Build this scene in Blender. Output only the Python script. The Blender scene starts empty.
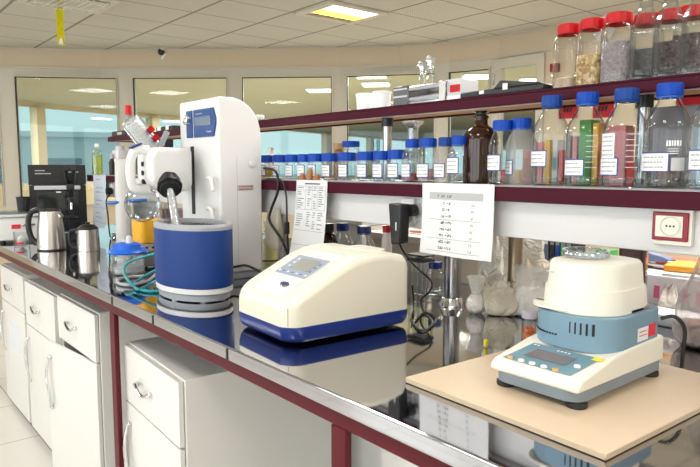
import bpy, bmesh, math, random
from mathutils import Vector, Matrix
random.seed(7)
sc = bpy.context.scene
COL = sc.collection
PI = math.pi
R = math.radians

# ------------------------------------------------------------------ helpers
FOC, PITCH, YAW = 632.0, math.atan(65.5 / 632.0), R(39.6)
CAM = Vector((0, 0, 1.35))
_f0 = Vector((-math.cos(YAW), math.sin(YAW), 0)); _r = Vector((math.sin(YAW), math.cos(YAW), 0)); _u = Vector((0, 0, 1))
_f = _f0 * math.cos(PITCH) - _u * math.sin(PITCH); _up = _u * math.cos(PITCH) + _f0 * math.sin(PITCH)

def spot(px, py, Y=None, Z=None, X=None):
    """World point on the plane Y=, Z= or X= along a sight line (survey of the room)."""
    d = _f + _r * ((px - 350) / FOC) - _up * ((py - 233.5) / FOC)
    if Y is not None: t = Y / d.y
    elif Z is not None: t = (Z - CAM.z) / d.z
    else: t = X / d.x
    return CAM + d * t

def sx(px, Y, py=180):
    return spot(px, py, Y=Y).x

MATS = {}
def mat(name, col=(.8, .8, .8), rough=.5, metal=0., emit=None, estr=1., noise=0., nscale=30., spec=.5, coat=0., bump=0., trans=0., ior=1.45, sss=0.):
    if name in MATS: return MATS[name]
    m = bpy.data.materials.new(name); m.use_nodes = True
    nt = m.node_tree; b = nt.nodes['Principled BSDF']
    c = tuple(col) + (1,)
    b.inputs['Base Color'].default_value = c
    b.inputs['Roughness'].default_value = rough
    b.inputs['Metallic'].default_value = metal
    b.inputs['Specular IOR Level'].default_value = spec
    b.inputs['Coat Weight'].default_value = coat
    b.inputs['Transmission Weight'].default_value = trans
    b.inputs['IOR'].default_value = ior
    if emit:
        b.inputs['Emission Color'].default_value = tuple(emit) + (1,)
        b.inputs['Emission Strength'].default_value = estr
    if noise or bump:
        tc = nt.nodes.new('ShaderNodeTexCoord'); n = nt.nodes.new('ShaderNodeTexNoise')
        n.inputs['Scale'].default_value = nscale; n.inputs['Detail'].default_value = 5
        nt.links.new(tc.outputs['Object'], n.inputs['Vector'])
        if noise:
            mx = nt.nodes.new('ShaderNodeMix'); mx.data_type = 'RGBA'
            mx.inputs[6].default_value = tuple(max(0, v * (1 - noise)) for v in col) + (1,)
            mx.inputs[7].default_value = tuple(min(1, v * (1 + noise)) for v in col) + (1,)
            nt.links.new(n.outputs['Fac'], mx.inputs[0]); nt.links.new(mx.outputs[2], b.inputs['Base Color'])
        if bump:
            bp = nt.nodes.new('ShaderNodeBump'); bp.inputs['Strength'].default_value = bump; bp.inputs['Distance'].default_value = .01
            nt.links.new(n.outputs['Fac'], bp.inputs['Height']); nt.links.new(bp.outputs['Normal'], b.inputs['Normal'])
    MATS[name] = m
    return m

def glass(name, tint=(.90, .92, .92), edge=(.30, .33, .33), refl=.95, base=.022, rough=.02, bump=0.):
    """Thin-walled clear material: transmits with a tint that deepens towards grazing angles, reflects by angle."""
    if name in MATS: return MATS[name]
    m = bpy.data.materials.new(name); m.use_nodes = True
    nt = m.node_tree; nt.nodes.clear()
    out = nt.nodes.new('ShaderNodeOutputMaterial'); mix = nt.nodes.new('ShaderNodeMixShader')
    tr = nt.nodes.new('ShaderNodeBsdfTransparent'); gl = nt.nodes.new('ShaderNodeBsdfGlossy')
    lw = nt.nodes.new('ShaderNodeLayerWeight'); lw.inputs['Blend'].default_value = .5
    pw = nt.nodes.new('ShaderNodeMath'); pw.operation = 'POWER'; pw.inputs[1].default_value = 2.4
    ml = nt.nodes.new('ShaderNodeMath'); ml.operation = 'MULTIPLY_ADD'; ml.inputs[1].default_value = refl; ml.inputs[2].default_value = base
    cm = nt.nodes.new('ShaderNodeMix'); cm.data_type = 'RGBA'
    cm.inputs[6].default_value = tuple(tint) + (1,); cm.inputs[7].default_value = tuple(edge) + (1,)
    nt.links.new(lw.outputs['Facing'], pw.inputs[0]); nt.links.new(pw.outputs[0], ml.inputs[0])
    nt.links.new(pw.outputs[0], cm.inputs[0]); nt.links.new(cm.outputs[2], tr.inputs['Color'])
    gl.inputs['Roughness'].default_value = rough; gl.inputs['Color'].default_value = (.95, .97, 1, 1)
    if bump:
        n = nt.nodes.new('ShaderNodeTexNoise'); n.inputs['Scale'].default_value = 45; bp = nt.nodes.new('ShaderNodeBump')
        bp.inputs['Strength'].default_value = bump; bp.inputs['Distance'].default_value = .02
        tc = nt.nodes.new('ShaderNodeTexCoord'); nt.links.new(tc.outputs['Object'], n.inputs['Vector'])
        nt.links.new(n.outputs['Fac'], bp.inputs['Height']); nt.links.new(bp.outputs['Normal'], gl.inputs['Normal'])
    nt.links.new(ml.outputs[0], mix.inputs[0]); nt.links.new(tr.outputs[0], mix.inputs[1]); nt.links.new(gl.outputs[0], mix.inputs[2])
    nt.links.new(mix.outputs[0], out.inputs['Surface'])
    MATS[name] = m
    return m

def film(name, col=(.8, .78, .74), opac=.35, rough=.15, crumple=0.):
    """Cloudy plastic film: partly clear, partly a pale diffuse / glossy sheet."""
    if name in MATS: return MATS[name]
    m = bpy.data.materials.new(name); m.use_nodes = True
    nt = m.node_tree; b = nt.nodes['Principled BSDF']; out = nt.nodes['Material Output']
    b.inputs['Base Color'].default_value = tuple(col) + (1,); b.inputs['Roughness'].default_value = rough
    if crumple:
        n = nt.nodes.new('ShaderNodeTexNoise'); n.inputs['Scale'].default_value = 38; n.inputs['Detail'].default_value = 3; n.inputs['Distortion'].default_value = 1.2
        bp = nt.nodes.new('ShaderNodeBump'); bp.inputs['Strength'].default_value = 1.0; bp.inputs['Distance'].default_value = crumple
        tc = nt.nodes.new('ShaderNodeTexCoord'); nt.links.new(tc.outputs['Object'], n.inputs['Vector'])
        nt.links.new(n.outputs['Fac'], bp.inputs['Height']); nt.links.new(bp.outputs['Normal'], b.inputs['Normal'])
    tr = nt.nodes.new('ShaderNodeBsdfTransparent'); mix = nt.nodes.new('ShaderNodeMixShader')
    lw = nt.nodes.new('ShaderNodeLayerWeight'); lw.inputs['Blend'].default_value = .4
    ml = nt.nodes.new('ShaderNodeMath'); ml.operation = 'MULTIPLY_ADD'; ml.inputs[1].default_value = .5; ml.inputs[2].default_value = opac
    ml.use_clamp = True
    nt.links.new(lw.outputs['Facing'], ml.inputs[0]); nt.links.new(ml.outputs[0], mix.inputs[0])
    nt.links.new(tr.outputs[0], mix.inputs[1]); nt.links.new(b.outputs[0], mix.inputs[2]); nt.links.new(mix.outputs[0], out.inputs['Surface'])
    MATS[name] = m
    return m

class MB:
    """Collects shapes, each with a material, and links them as ONE mesh object."""
    def __init__(s): s.bm = bmesh.new(); s.mats = []
    def _mi(s, m):
        if m not in s.mats: s.mats.append(m)
        return s.mats.index(m)
    def _fin(s, f0, m):
        i = s._mi(m)
        s.bm.faces.ensure_lookup_table()
        for f in list(s.bm.faces)[f0:]: f.material_index = i
    def _merge(s, t, m, M=None):
        if M is not None: bmesh.ops.transform(t, matrix=M, verts=t.verts)
        i = s._mi(m)
        vm = {}
        for v in t.verts: vm[v] = s.bm.verts.new(v.co)
        for f in t.faces:
            try: nf = s.bm.faces.new([vm[v] for v in f.verts])
            except ValueError: continue
            nf.material_index = i
        t.free()
    def box(s, c, d, m, bev=0., seg=3, rot=None):
        t = bmesh.new(); bmesh.ops.create_cube(t, size=1)
        for v in t.verts: v.co = Vector((v.co.x * d[0], v.co.y * d[1], v.co.z * d[2]))
        if bev: bmesh.ops.bevel(t, geom=list(t.edges), offset=min(bev, min(d) * .49), segments=seg, profile=.5, affect='EDGES')
        M = Matrix.Translation(Vector(c))
        if rot is not None: M = M @ rot.to_4x4() if isinstance(rot, Matrix) else M @ Matrix.Rotation(rot, 4, 'Z')
        s._merge(t, m, M); return s
    def b2(s, x0, x1, y0, y1, z0, z1, m, bev=0., seg=3):
        return s.box(((x0 + x1) / 2, (y0 + y1) / 2, (z0 + z1) / 2), (abs(x1 - x0), abs(y1 - y0), abs(z1 - z0)), m, bev, seg)
    def prism(s, pts, a, b, m, axis='X', bev=0., seg=3, M=None, which=None):
        """Outline pts extruded between a and b. axis X: pts are (y,z); Y: (x,z); Z: (x,y)."""
        t = bmesh.new()
        def P(p, k):
            return {'X': Vector((k, p[0], p[1])), 'Y': Vector((p[0], k, p[1])), 'Z': Vector((p[0], p[1], k))}[axis]
        A = [t.verts.new(P(p, a)) for p in pts]; B = [t.verts.new(P(p, b)) for p in pts]
        t.faces.new(A); t.faces.new(B[::-1]); n = len(pts)
        for i in range(n): t.faces.new((A[i], B[i], B[(i + 1) % n], A[(i + 1) % n]))
        bmesh.ops.recalc_face_normals(t, faces=t.faces)
        if bev:
            ed = list(t.edges)
            if which == 'caps':
                ed = [e for e in t.edges if any(len(f.verts) == n for f in e.link_faces) ]
            bmesh.ops.bevel(t, geom=ed, offset=bev, segments=seg, profile=.5, affect='EDGES', clamp_overlap=True)
        s._merge(t, m, M); return s
    def lathe(s, prof, m, c=(0, 0, 0), seg=28, M=None, sxy=(1, 1), rfun=None):
        t = bmesh.new(); rings = []
        for (r, z) in prof:
            if r < 1e-6: rings.append([t.verts.new((0, 0, z))])
            else:
                rr = []
                for i in range(seg):
                    a = 2 * PI * i / seg; q = r * (rfun(a) if rfun else 1)
                    rr.append(t.verts.new((q * math.cos(a) * sxy[0], q * math.sin(a) * sxy[1], z)))
                rings.append(rr)
        for A, B in zip(rings, rings[1:]):
            if len(A) == 1 and len(B) == 1: continue
            for i in range(seg):
                j = (i + 1) % seg
                if len(A) == 1: t.faces.new((A[0], B[j], B[i]))
                elif len(B) == 1: t.faces.new((A[i], A[j], B[0]))
                else: t.faces.new((A[i], A[j], B[j], B[i]))
        bmesh.ops.recalc_face_normals(t, faces=t.faces)
        MM = Matrix.Translation(Vector(c))
        if M is not None: MM = MM @ M.to_4x4()
        s._merge(t, m, MM); return s
    def tube(s, pts, r, m, seg=10, smooth=True, n=6, flat=1.):
        P = [Vector(p) for p in pts]
        if smooth and len(P) > 2:
            Q = []
            for i in range(len(P) - 1):
                p0 = P[max(i - 1, 0)]; p1 = P[i]; p2 = P[i + 1]; p3 = P[min(i + 2, len(P) - 1)]
                for k in range(n):
                    u = k / n
                    Q.append(.5 * ((2 * p1) + (p2 - p0) * u + (2 * p0 - 5 * p1 + 4 * p2 - p3) * u * u + (3 * p1 - p0 - 3 * p2 + p3) * u ** 3))
            Q.append(P[-1]); P = Q
        t = bmesh.new(); rings = []; up = None
        for i, p in enumerate(P):
            d = (P[min(i + 1, len(P) - 1)] - P[max(i - 1, 0)])
            if d.length < 1e-9: d = Vector((0, 0, 1))
            d.normalize()
            if up is None:
                up = Vector((0, 0, 1)) if abs(d.z) < .9 else Vector((1, 0, 0))
            x = d.cross(up)
            if x.length < 1e-4: x = d.cross(Vector((0, 1, 0)))
            x.normalize(); y = x.cross(d).normalized(); up = y
            rad = r[i] if isinstance(r, (list, tuple)) and len(r) == len(P) else (r if not isinstance(r, (list, tuple)) else r[0])
            rings.append([t.verts.new(p + (x * math.cos(2 * PI * k / seg) + y * math.sin(2 * PI * k / seg) * flat) * rad) for k in range(seg)])
        for A, B in zip(rings, rings[1:]):
            for k in range(seg): t.faces.new((A[k], A[(k + 1) % seg], B[(k + 1) % seg], B[k]))
        t.faces.new(rings[0][::-1]); t.faces.new(rings[-1])
        bmesh.ops.recalc_face_normals(t, faces=t.faces)
        s._merge(t, m); return s
    def ball(s, c, r, m, sc_=(1, 1, 1), seg=20):
        t = bmesh.new(); bmesh.ops.create_uvsphere(t, u_segments=seg, v_segments=max(6, seg // 2), radius=r)
        for v in t.verts: v.co = Vector((v.co.x * sc_[0], v.co.y * sc_[1], v.co.z * sc_[2]))
        s._merge(t, m, Matrix.Translation(Vector(c))); return s
    def quad(s, P, m):
        i = s._mi(m); f = s.bm.faces.new([s.bm.verts.new(Vector(p)) for p in P]); f.material_index = i; return s
    def patch(s, r, a0, a1, z0, z1, m, n=8, c=(0, 0, 0)):
        """A curved sticker on a cylinder of radius r."""
        for k in range(n):
            u, v = a0 + (a1 - a0) * k / n, a0 + (a1 - a0) * (k + 1) / n
            s.quad([(c[0] + r * math.cos(u), c[1] + r * math.sin(u), z0), (c[0] + r * math.cos(v), c[1] + r * math.sin(v), z0),
                    (c[0] + r * math.cos(v), c[1] + r * math.sin(v), z1), (c[0] + r * math.cos(u), c[1] + r * math.sin(u), z1)], m)
        return s
    def done(s, name, parent=None, loc=None, rz=0, ang=38, smooth=True):
        me = bpy.data.meshes.new(name); s.bm.to_mesh(me); s.bm.free()
        for m in s.mats: me.materials.append(m)
        if smooth:
            for p in me.polygons: p.use_smooth = True
            me.set_sharp_from_angle(angle=R(ang))
        o = bpy.data.objects.new(name, me); COL.objects.link(o)
        if smooth:
            wn = o.modifiers.new('weighted', 'WEIGHTED_NORMAL'); wn.keep_sharp = True; wn.weight = 90
        if parent is not None: o.parent = parent
        if loc is not None: o.location = loc
        o.rotation_euler = (0, 0, rz)
        return o

def thing(name, label, cat, loc=(0, 0, 0), rz=0, group=None):
    o = bpy.data.objects.new(name, None); COL.objects.link(o); o.empty_display_size = .05
    o.location = loc; o.rotation_euler = (0, 0, rz)
    return tag(o, label, cat, group)
def tag(o, label, cat, group=None):
    o['label'] = label; o['category'] = cat
    if group: o['group'] = group
    return o
def struct(o, label=None):
    o['kind'] = 'structure'
    if label: o['label'] = label
    return o
def dup(root, loc, rz=0, label=None, group=None, scale=None):
    def cp(o, par):
        c = o.copy(); COL.objects.link(c); c.parent = par
        for ch in o.children: cp(ch, c)
        return c
    r = cp(root, None); r.location = loc; r.rotation_euler = (0, 0, rz)
    if label: r['label'] = label
    if group: r['group'] = group
    if scale: r.scale = (scale,) * 3
    return r

def scribble(mb, x0, x1, z0, z1, y, m, rows=3, seed=0, th=None, axis='Y', sgn=-1, jitter=True):
    """Lines of illegible handwriting as small strokes on a sheet in the plane y."""
    rnd = random.Random(seed); h = (z1 - z0) / rows; th = th or h * .22
    for k in range(rows):
        zc = z1 - h * (k + .5); x = x0 + rnd.uniform(0, .12) * (x1 - x0)
        while x < x1 - (x1 - x0) * rnd.uniform(.02, .2):
            w = rnd.uniform(.03, .11) * (x1 - x0)
            dz = rnd.uniform(-.18, .18) * h if jitter else 0
            mb.quad([(x, y, zc + dz - th / 2), (min(x + w, x1), y, zc + dz * .3 - th / 2), (min(x + w, x1), y, zc + dz * .3 + th / 2), (x, y, zc + dz + th / 2)], m)
            x += w + rnd.uniform(.015, .05) * (x1 - x0)

def rrect(x0, x1, y0, y1, rf, rb, n=8):
    P = []
    for cx, cy, r, a in ((x1 - rb, y1 - rb, rb, 0), (x0 + rb, y1 - rb, rb, 90), (x0 + rf, y0 + rf, rf, 180), (x1 - rf, y0 + rf, rf, 270)):
        P += [(cx + r * math.cos(R(a + 90 * k / n)), cy + r * math.sin(R(a + 90 * k / n))) for k in range(n + 1)]
    return P
def loft(mb, rings, m, cap=True):
    n = len(rings[0][0]); V = [[mb.bm.verts.new((x, y, z)) for x, y in o] for o, z in rings]; mi = mb._mi(m)
    for A, B in zip(V, V[1:]):
        for i in range(n):
            f = mb.bm.faces.new((A[i], A[(i + 1) % n], B[(i + 1) % n], B[i])); f.material_index = mi
    if cap:
        f = mb.bm.faces.new(V[0][::-1]); f.material_index = mi; f = mb.bm.faces.new(V[-1]); f.material_index = mi

# ------------------------------------------------------------------ materials
WHITE = mat('white_laminate', (.80, .79, .76), .35, noise=.02, nscale=8)
CAB = mat('cabinet_white', (.75, .735, .70), .3)
CREAM = mat('cream_plastic', (.80, .75, .62), .32)
CREAM2 = mat('pale_cream_plastic', (.82, .79, .69), .35)
BODYW = mat('white_plastic', (.77, .77, .765), .32)
GREYP = mat('grey_plastic', (.42, .44, .47), .4)
LGREY = mat('light_grey_plastic', (.6, .61, .63), .4)
MAROON = mat('maroon_enamel', (.062, .003, .015), .42, spec=.15)
MAROOND = mat('maroon_paint', (.095, .006, .012), .38, spec=.25)
STEEL = mat('polished_steel_top', (.54, .54, .57), .05, 1., bump=.002, nscale=4)
POSTM = mat('post_steel', (.40, .40, .41), .22, 1.)
CHROME = mat('chrome', (.75, .75, .77), .12, 1.)
BRUSH = mat('brushed_steel', (.55, .52, .49), .27, 1.)
BLACK = mat('black_plastic', (.012, .012, .014), .35)
BLACKR = mat('black_rubber', (.02, .02, .022), .6)
DARKGL = mat('dark_glass', (.02, .025, .025), .08)
NAVY = mat('navy_plastic', (.012, .035, .22), .3)
BATHB = mat('bath_blue_paint', (.010, .042, .20), .38, spec=.3)
CAPB = mat('blue_cap', (.002, .055, .40), .42, spec=.3)
CAPD = mat('navy_cap', (.01, .03, .2), .4)
RED = mat('red_lid', (.52, .003, .008), .32, spec=.35)
REDP = mat('red_paper', (.75, .03, .05), .55)
PAPER = mat('paper', (.82, .82, .82), .7, noise=.02, nscale=12)
PAPERG = mat('paper_grey_band', (.5, .5, .51), .7)
INK = mat('ink', (.05, .05, .06), .7)
INKG = mat('pale_ink', (.3, .31, .34), .7)
LBLUE = mat('label_blue_border', (.05, .07, .32), .5)
LWHITE = mat('label_white', (.85, .85, .86), .5)
GLASS = glass('clear_glass')
GLASSB = glass('pane_glass', (.94, .97, .96), (.8, .86, .86), .2, .012)
FROST = film('frosted_bottle', (.50, .48, .45), .30, .25)
AMBER = glass('amber_glass', (.16, .045, .008), (.02, .006, .002), .6, .05)
FILM2 = film('clear_bag_film', (.90, .86, .80), .5, .15, .012)
FILM = film('plastic_bag_film', (.90, .86, .78), .82, .25, .008)
POWDER = mat('white_powder', (.93, .91, .86), .8, bump=.3, nscale=80)
WOODU = mat('brown_wood', (.36, .18, .045), .5, noise=.25, nscale=14)
BOARD = mat('fibre_board', (.66, .52, .37), .5, noise=.03, nscale=40)
BOARDE = mat('fibre_board_edge', (.42, .32, .2), .6)
TEAL = mat('teal_hose', (.01, .28, .33), .3)
YELLOW = mat('yellow_plastic', (.85, .42, .01), .35)
BLUEL = mat('bright_blue_plastic', (.01, .12, .62), .3)
BALB = mat('steel_blue_plastic', (.19, .31, .40), .38)
BALG = mat('slate_plastic', (.19, .235, .27), .35)
LCD = mat('lcd_grey', (.29, .30, .26), .25)
TAN = mat('tan_trim', (.62, .5, .32), .5)
WALLM = mat('wall_cream', (.58, .48, .345), .6, noise=.03, nscale=3)
FRAME = mat('frame_beige', (.52, .47, .385), .45)
WALLW = mat('wall_white', (.78, .76, .72), .6)
# ------------------------------------------------------------------ the setting
FZ, CZ = -.19, 2.70        # floor and ceiling heights (bench top is z = .90)

def ceiling_mat():
    m = bpy.data.materials.new('ceiling_tiles'); m.use_nodes = True; nt = m.node_tree; b = nt.nodes['Principled BSDF']
    b.inputs['Roughness'].default_value = .8
    tc = nt.nodes.new('ShaderNodeTexCoord'); sp = nt.nodes.new('ShaderNodeSeparateXYZ'); nt.links.new(tc.outputs['Object'], sp.inputs[0])
    def M(op, a, bb=None):
        n = nt.nodes.new('ShaderNodeMath'); n.operation = op
        for i, v in enumerate((a, bb)):
            if v is None: continue
            if isinstance(v, (int, float)): n.inputs[i].default_value = v
            else: nt.links.new(v, n.inputs[i])
        return n.outputs[0]
    def line(o, off, per, w):
        u = M('FRACT', M('DIVIDE', M('ADD', o, -off + 50 * per), per))
        return M('LESS_THAN', M('ABSOLUTE', M('SUBTRACT', M('FRACT', M('ADD', u, .5)), .5)), w)
    lx = line(sp.outputs[0], -5.245, .55, .014); ly = line(sp.outputs[1], 2.57, .652, .02)
    ln = M('MAXIMUM', lx, ly)
    dx = M('SINE', M('MULTIPLY', sp.outputs[0], 2 * PI / .022)); dy = M('SINE', M('MULTIPLY', sp.outputs[1], 2 * PI / .022))
    dots = M('GREATER_THAN', M('MULTIPLY', dx, dy), .62)
    n = nt.nodes.new('ShaderNodeTexNoise'); n.inputs['Scale'].default_value = 1.7; nt.links.new(tc.outputs['Object'], n.inputs['Vector'])
    c0 = nt.nodes.new('ShaderNodeMix'); c0.data_type = 'RGBA'; c0.inputs[6].default_value = (.56, .52, .455, 1); c0.inputs[7].default_value = (.63, .59, .52, 1)
    nt.links.new(n.outputs['Fac'], c0.inputs[0])
    c1 = nt.nodes.new('ShaderNodeMix'); c1.data_type = 'RGBA'; c1.inputs[7].default_value = (.36, .33, .29, 1)
    nt.links.new(c0.outputs[2], c1.inputs[6]); nt.links.new(dots, c1.inputs[0])
    c2 = nt.nodes.new('ShaderNodeMix'); c2.data_type = 'RGBA'; c2.inputs[7].default_value = (.25, .22, .175, 1)
    nt.links.new(c1.outputs[2], c2.inputs[6]); nt.links.new(ln, c2.inputs[0]); nt.links.new(c2.outputs[2], b.inputs['Base Color'])
    return m

def floor_mat():
    m = bpy.data.materials.new('floor_tiles'); m.use_nodes = True; nt = m.node_tree; b = nt.nodes['Principled BSDF']
    b.inputs['Roughness'].default_value = .25
    tc = nt.nodes.new('ShaderNodeTexCoord'); br = nt.nodes.new('ShaderNodeTexBrick'); br.offset = 0
    mp = nt.nodes.new('ShaderNodeMapping'); mp.inputs['Location'].default_value = (.14, .38, 0)
    nt.links.new(tc.outputs['Object'], mp.inputs[0]); nt.links.new(mp.outputs[0], br.inputs['Vector'])
    br.inputs['Scale'].default_value = 1; br.inputs['Mortar Size'].default_value = .004; br.inputs['Brick Width'].default_value = .62; br.inputs['Row Height'].default_value = .62
    br.inputs['Color1'].default_value = (.64, .63, .58, 1); br.inputs['Color2'].default_value = (.68, .66, .61, 1); br.inputs['Mortar'].default_value = (.36, .34, .31, 1)
    nt.links.new(br.outputs['Color'], b.inputs['Base Color'])
    return m

WL = [(-8.9, -.5), (-8.5, .8), (-8.102, 1.607), (-7.85, 2.08), (-7.572, 2.532), (-7.073, 3.039), (-6.637, 3.566), (-6.15, 4.06), (-5.694, 4.564),
      (-5.2, 5.023), (-4.695, 5.282), (-4.159, 5.442), (-3.2, 5.46), (-2.64, 5.46), (3.5, 5.46)]
WIN = [((-8.413, .977), (-8.118, 1.574)), ((-8.045, 1.714), (-7.435, 2.671)), ((-7.316, 2.793), (-6.579, 3.624)),
       ((-6.471, 3.734), (-5.75, 4.502)), ((-5.645, 4.61), (-4.831, 5.212)), ((-4.71, 5.274), (-4.25, 5.415)), ((-4.212, 5.426), (-3.615, 5.452))]
SILL, HEAD = .915, 2.40

m = MB(); m.b2(-9.4, 3.7, -4.2, 5.7, FZ - .1, FZ, floor_mat()); struct(m.done('floor'))
outline = [(-9.3, -4.1)] + [(x - .12, y + .12) for x, y in WL] + [(3.62, -4.1)]
m = MB(); m.prism(outline, CZ, CZ + .1, ceiling_mat(), 'Z'); struct(m.done('ceiling'))

def seg(mb, a, b, z0, z1, ma, t0=0., t1=.12):
    a = Vector(a); b = Vector(b); d = (b - a).normalized(); n = Vector((-d.y, d.x))
    p = [a + n * t0, b + n * t0, b + n * t1, a + n * t1]
    mb.prism([(q.x, q.y) for q in p], z0, z1, ma, 'Z')

mb = MB()
pts = []
for i, p in enumerate(WL): pts.append((p, None))
def param(p):      # position along the wall line
    s = 0; best = None
    for a, b in zip(WL, WL[1:]):
        A, B, Q = Vector(a), Vector(b), Vector(p); L = (B - A).length
        u = max(0, min(1, (Q - A).dot(B - A) / L / L)); dist = (A + (B - A) * u - Q).length
        if best is None or dist < best[0]: best = (dist, s + u * L)
        s += L
    return best[1]
cuts = [(param(p), p, None) for p in WL]
for i, (a, b) in enumerate(WIN): cuts += [(param(a), a, None), (param(b), b, None)]
cuts.sort(key=lambda c: c[0])
rng = [(param(a), param(b)) for a, b in WIN]
for (s0, a, _), (s1, b, _) in zip(cuts, cuts[1:]):
    if s1 - s0 < 1e-4: continue
    mid = (s0 + s1) / 2; w = [k for k, (u, v) in enumerate(rng) if u < mid < v]
    if w:
        if w[0] < 6: seg(mb, a, b, FZ, SILL, WALLM); seg(mb, a, b, HEAD, 2.485, FRAME)
        else: seg(mb, a, b, 2.457, 2.485, FRAME)
    elif s0 >= rng[-1][1] - 1e-3 or s1 <= rng[0][0] + 1e-3: seg(mb, a, b, FZ, 2.485, WALLM)
    else: seg(mb, a, b, FZ, 2.485, FRAME)
    seg(mb, a, b, 2.485, CZ, WALLM)
struct(mb.done('wall_back', smooth=False))
mb = MB()
for a, b in zip(WL, WL[1:]): seg(mb, a, b, 2.475, 2.495, FRAME, -.018, .0)
struct(mb.done('trim_1', smooth=False))
mb = MB()
for a, b in zip(WL[1:], WL[2:]): seg(mb, a, b, 2.685, CZ, FRAME, -.02, 0)
struct(mb.done('trim_2', smooth=False))

for i, (a, b) in enumerate(WIN[:6]):
    mb = MB(); A = Vector(a); B = Vector(b); d = (B - A).normalized(); w = .012
    dk = mat('window_gasket', (.03, .03, .03), .6)
    seg(mb, A, A + d * w, SILL, HEAD, FRAME, -.015, .07); seg(mb, B - d * w, B, SILL, HEAD, FRAME, -.015, .07)
    seg(mb, A + d * w, B - d * w, SILL, SILL + w, FRAME, -.015, .07); seg(mb, A + d * w, B - d * w, HEAD - .02, HEAD, FRAME, -.015, .07)
    g = .008
    seg(mb, A + d * w, A + d * (w + g), SILL + w, HEAD - .02, dk, .0, .03); seg(mb, B - d * (w + g), B - d * w, SILL + w, HEAD - .02, dk, .0, .03)
    seg(mb, A + d * w, B - d * w, HEAD - .02 - g, HEAD - .02, dk, .0, .03)
    o = struct(mb.done('window_%d' % (i + 1), smooth=False))
    mb = MB(); seg(mb, A + d * w, B - d * w, SILL + w, HEAD - .02, GLASSB, .03, .036); mb.done('pane', o, smooth=False)
mb = MB(); A, B = Vector(WIN[6][0]), Vector(WIN[6][1]); d = (B - A).normalized()
seg(mb, A, A + d * .09, FZ, 2.457, FRAME, -.03, .06); seg(mb, B - d * .08, B, FZ, 2.457, FRAME, -.03, .06)
seg(mb, A + d * .09, B - d * .08, 2.362, 2.457, FRAME, -.03, .06); seg(mb, A + d * .09, B - d * .08, FZ, .9, FRAME, -.03, .06)
o = struct(mb.done('door_1', smooth=False))
mb = MB(); seg(mb, A + d * .09, B - d * .08, .9, 2.362, GLASSB, .02, .028); mb.done('pane', o, smooth=False)
mb = MB()
for z in (2.2, .3): mb.tube([(A.x + .02, A.y - .035, z), (A.x + .02, A.y - .035, z + .12)], .012, CHROME, 8)
mb.done('hinge', o)

# the other walls of the room, behind the camera and beside it
mb = MB(); mb.b2(-9.05, -8.9, -4.1, -.5, FZ, CZ, WALLW); struct(mb.done('wall_left'))
mb = MB(); mb.b2(3.5, 3.62, -4.1, 5.5, FZ, CZ, WALLW); struct(mb.done('wall_right'))
mb = MB(); mb.b2(-9.05, -6.6, -4.1, -4, FZ, CZ, WALLW); mb.b2(2.2, 3.62, -4.1, -4, FZ, CZ, WALLW)
mb.b2(-6.6, 2.2, -4.1, -4, FZ, .75, WALLW); mb.b2(-6.6, 2.2, -4.1, -4, 2.4, CZ, WALLW); struct(mb.done('wall_front'))
mb = MB()
for x in (-6.6, -4.4, -2.2, 0, 2.14): mb.b2(x, x + .06, -4.08, -3.97, .75, 2.4, FRAME)
mb.b2(-6.6, 2.2, -4.08, -3.97, .75, .81, FRAME); mb.b2(-6.6, 2.2, -4.08, -3.97, 2.34, 2.4, FRAME); struct(mb.done('window_7'))

# the passage beyond the glazed wall, with its own window wall
FA, FD = Vector((-12, 2.25)), Vector((-.375, .927)).normalized()
def facade(s): p = FA + FD * s; return (p.x, p.y)
def fpx(px):   # where a sight line meets the outer window wall
    p = spot(px, 150, X=-1); v = Vector((p.x, p.y)); den = v.x * FD.y - v.y * FD.x
    t = (FA.x * FD.y - FA.y * FD.x) / den; q = v * t; return (q - FA).dot(FD)
OLIVE = mat('passage_ceiling', (.47, .42, .29), .6, noise=.06, nscale=1.5)
mb = MB(); mb.prism([facade(-9), (-8.9, -4)] + [(x - .14, y + .14) for x, y in WL] + [(3.5, 34), facade(34)], 2.5, 2.6, OLIVE, 'Z')
struct(mb.done('ceiling_passage', smooth=False))
mb = MB(); mb.prism([facade(-9), (-9.4, -4)] + [(x - .5, y + .5) for x, y in WL] + [(3.5, 34), facade(34)], FZ - .12, FZ - .02, mat('passage_floor', (.6, .58, .52), .3), 'Z')
struct(mb.done('floor_passage', smooth=False))
mb = MB()
seg(mb, facade(-9), facade(34), FZ, 1.08, TAN); seg(mb, facade(-9), facade(34), 2.42, 2.5, TAN)
for px, w in ((40, .17), (154, .2), (327, .30), (-20, .2), (246, .22)):
    s = fpx(px); seg(mb, facade(s - w / 2), facade(s + w / 2), 1.08, 2.42, TAN, -.08, .12)
for s in (14, 19, 25): seg(mb, facade(s - .12), facade(s + .12), 1.08, 2.42, TAN, -.08, .12)
struct(mb.done('wall_passage', smooth=False))
FROSTB = mat('frosted_outer_pane', (.75, .9, .92), .5)
mb = MB(); seg(mb, facade(-9), facade(34), 1.08, 2.42, GLASSB, .04, .05); struct(mb.done('window_8', smooth=False))
mb = MB(); mb.b2(-120, -15, -60, 120, -1.6, -1.5, mat('paved_yard', (.52, .62, .62), .8, noise=.15, nscale=.3)); struct(mb.done('ground'))
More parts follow.
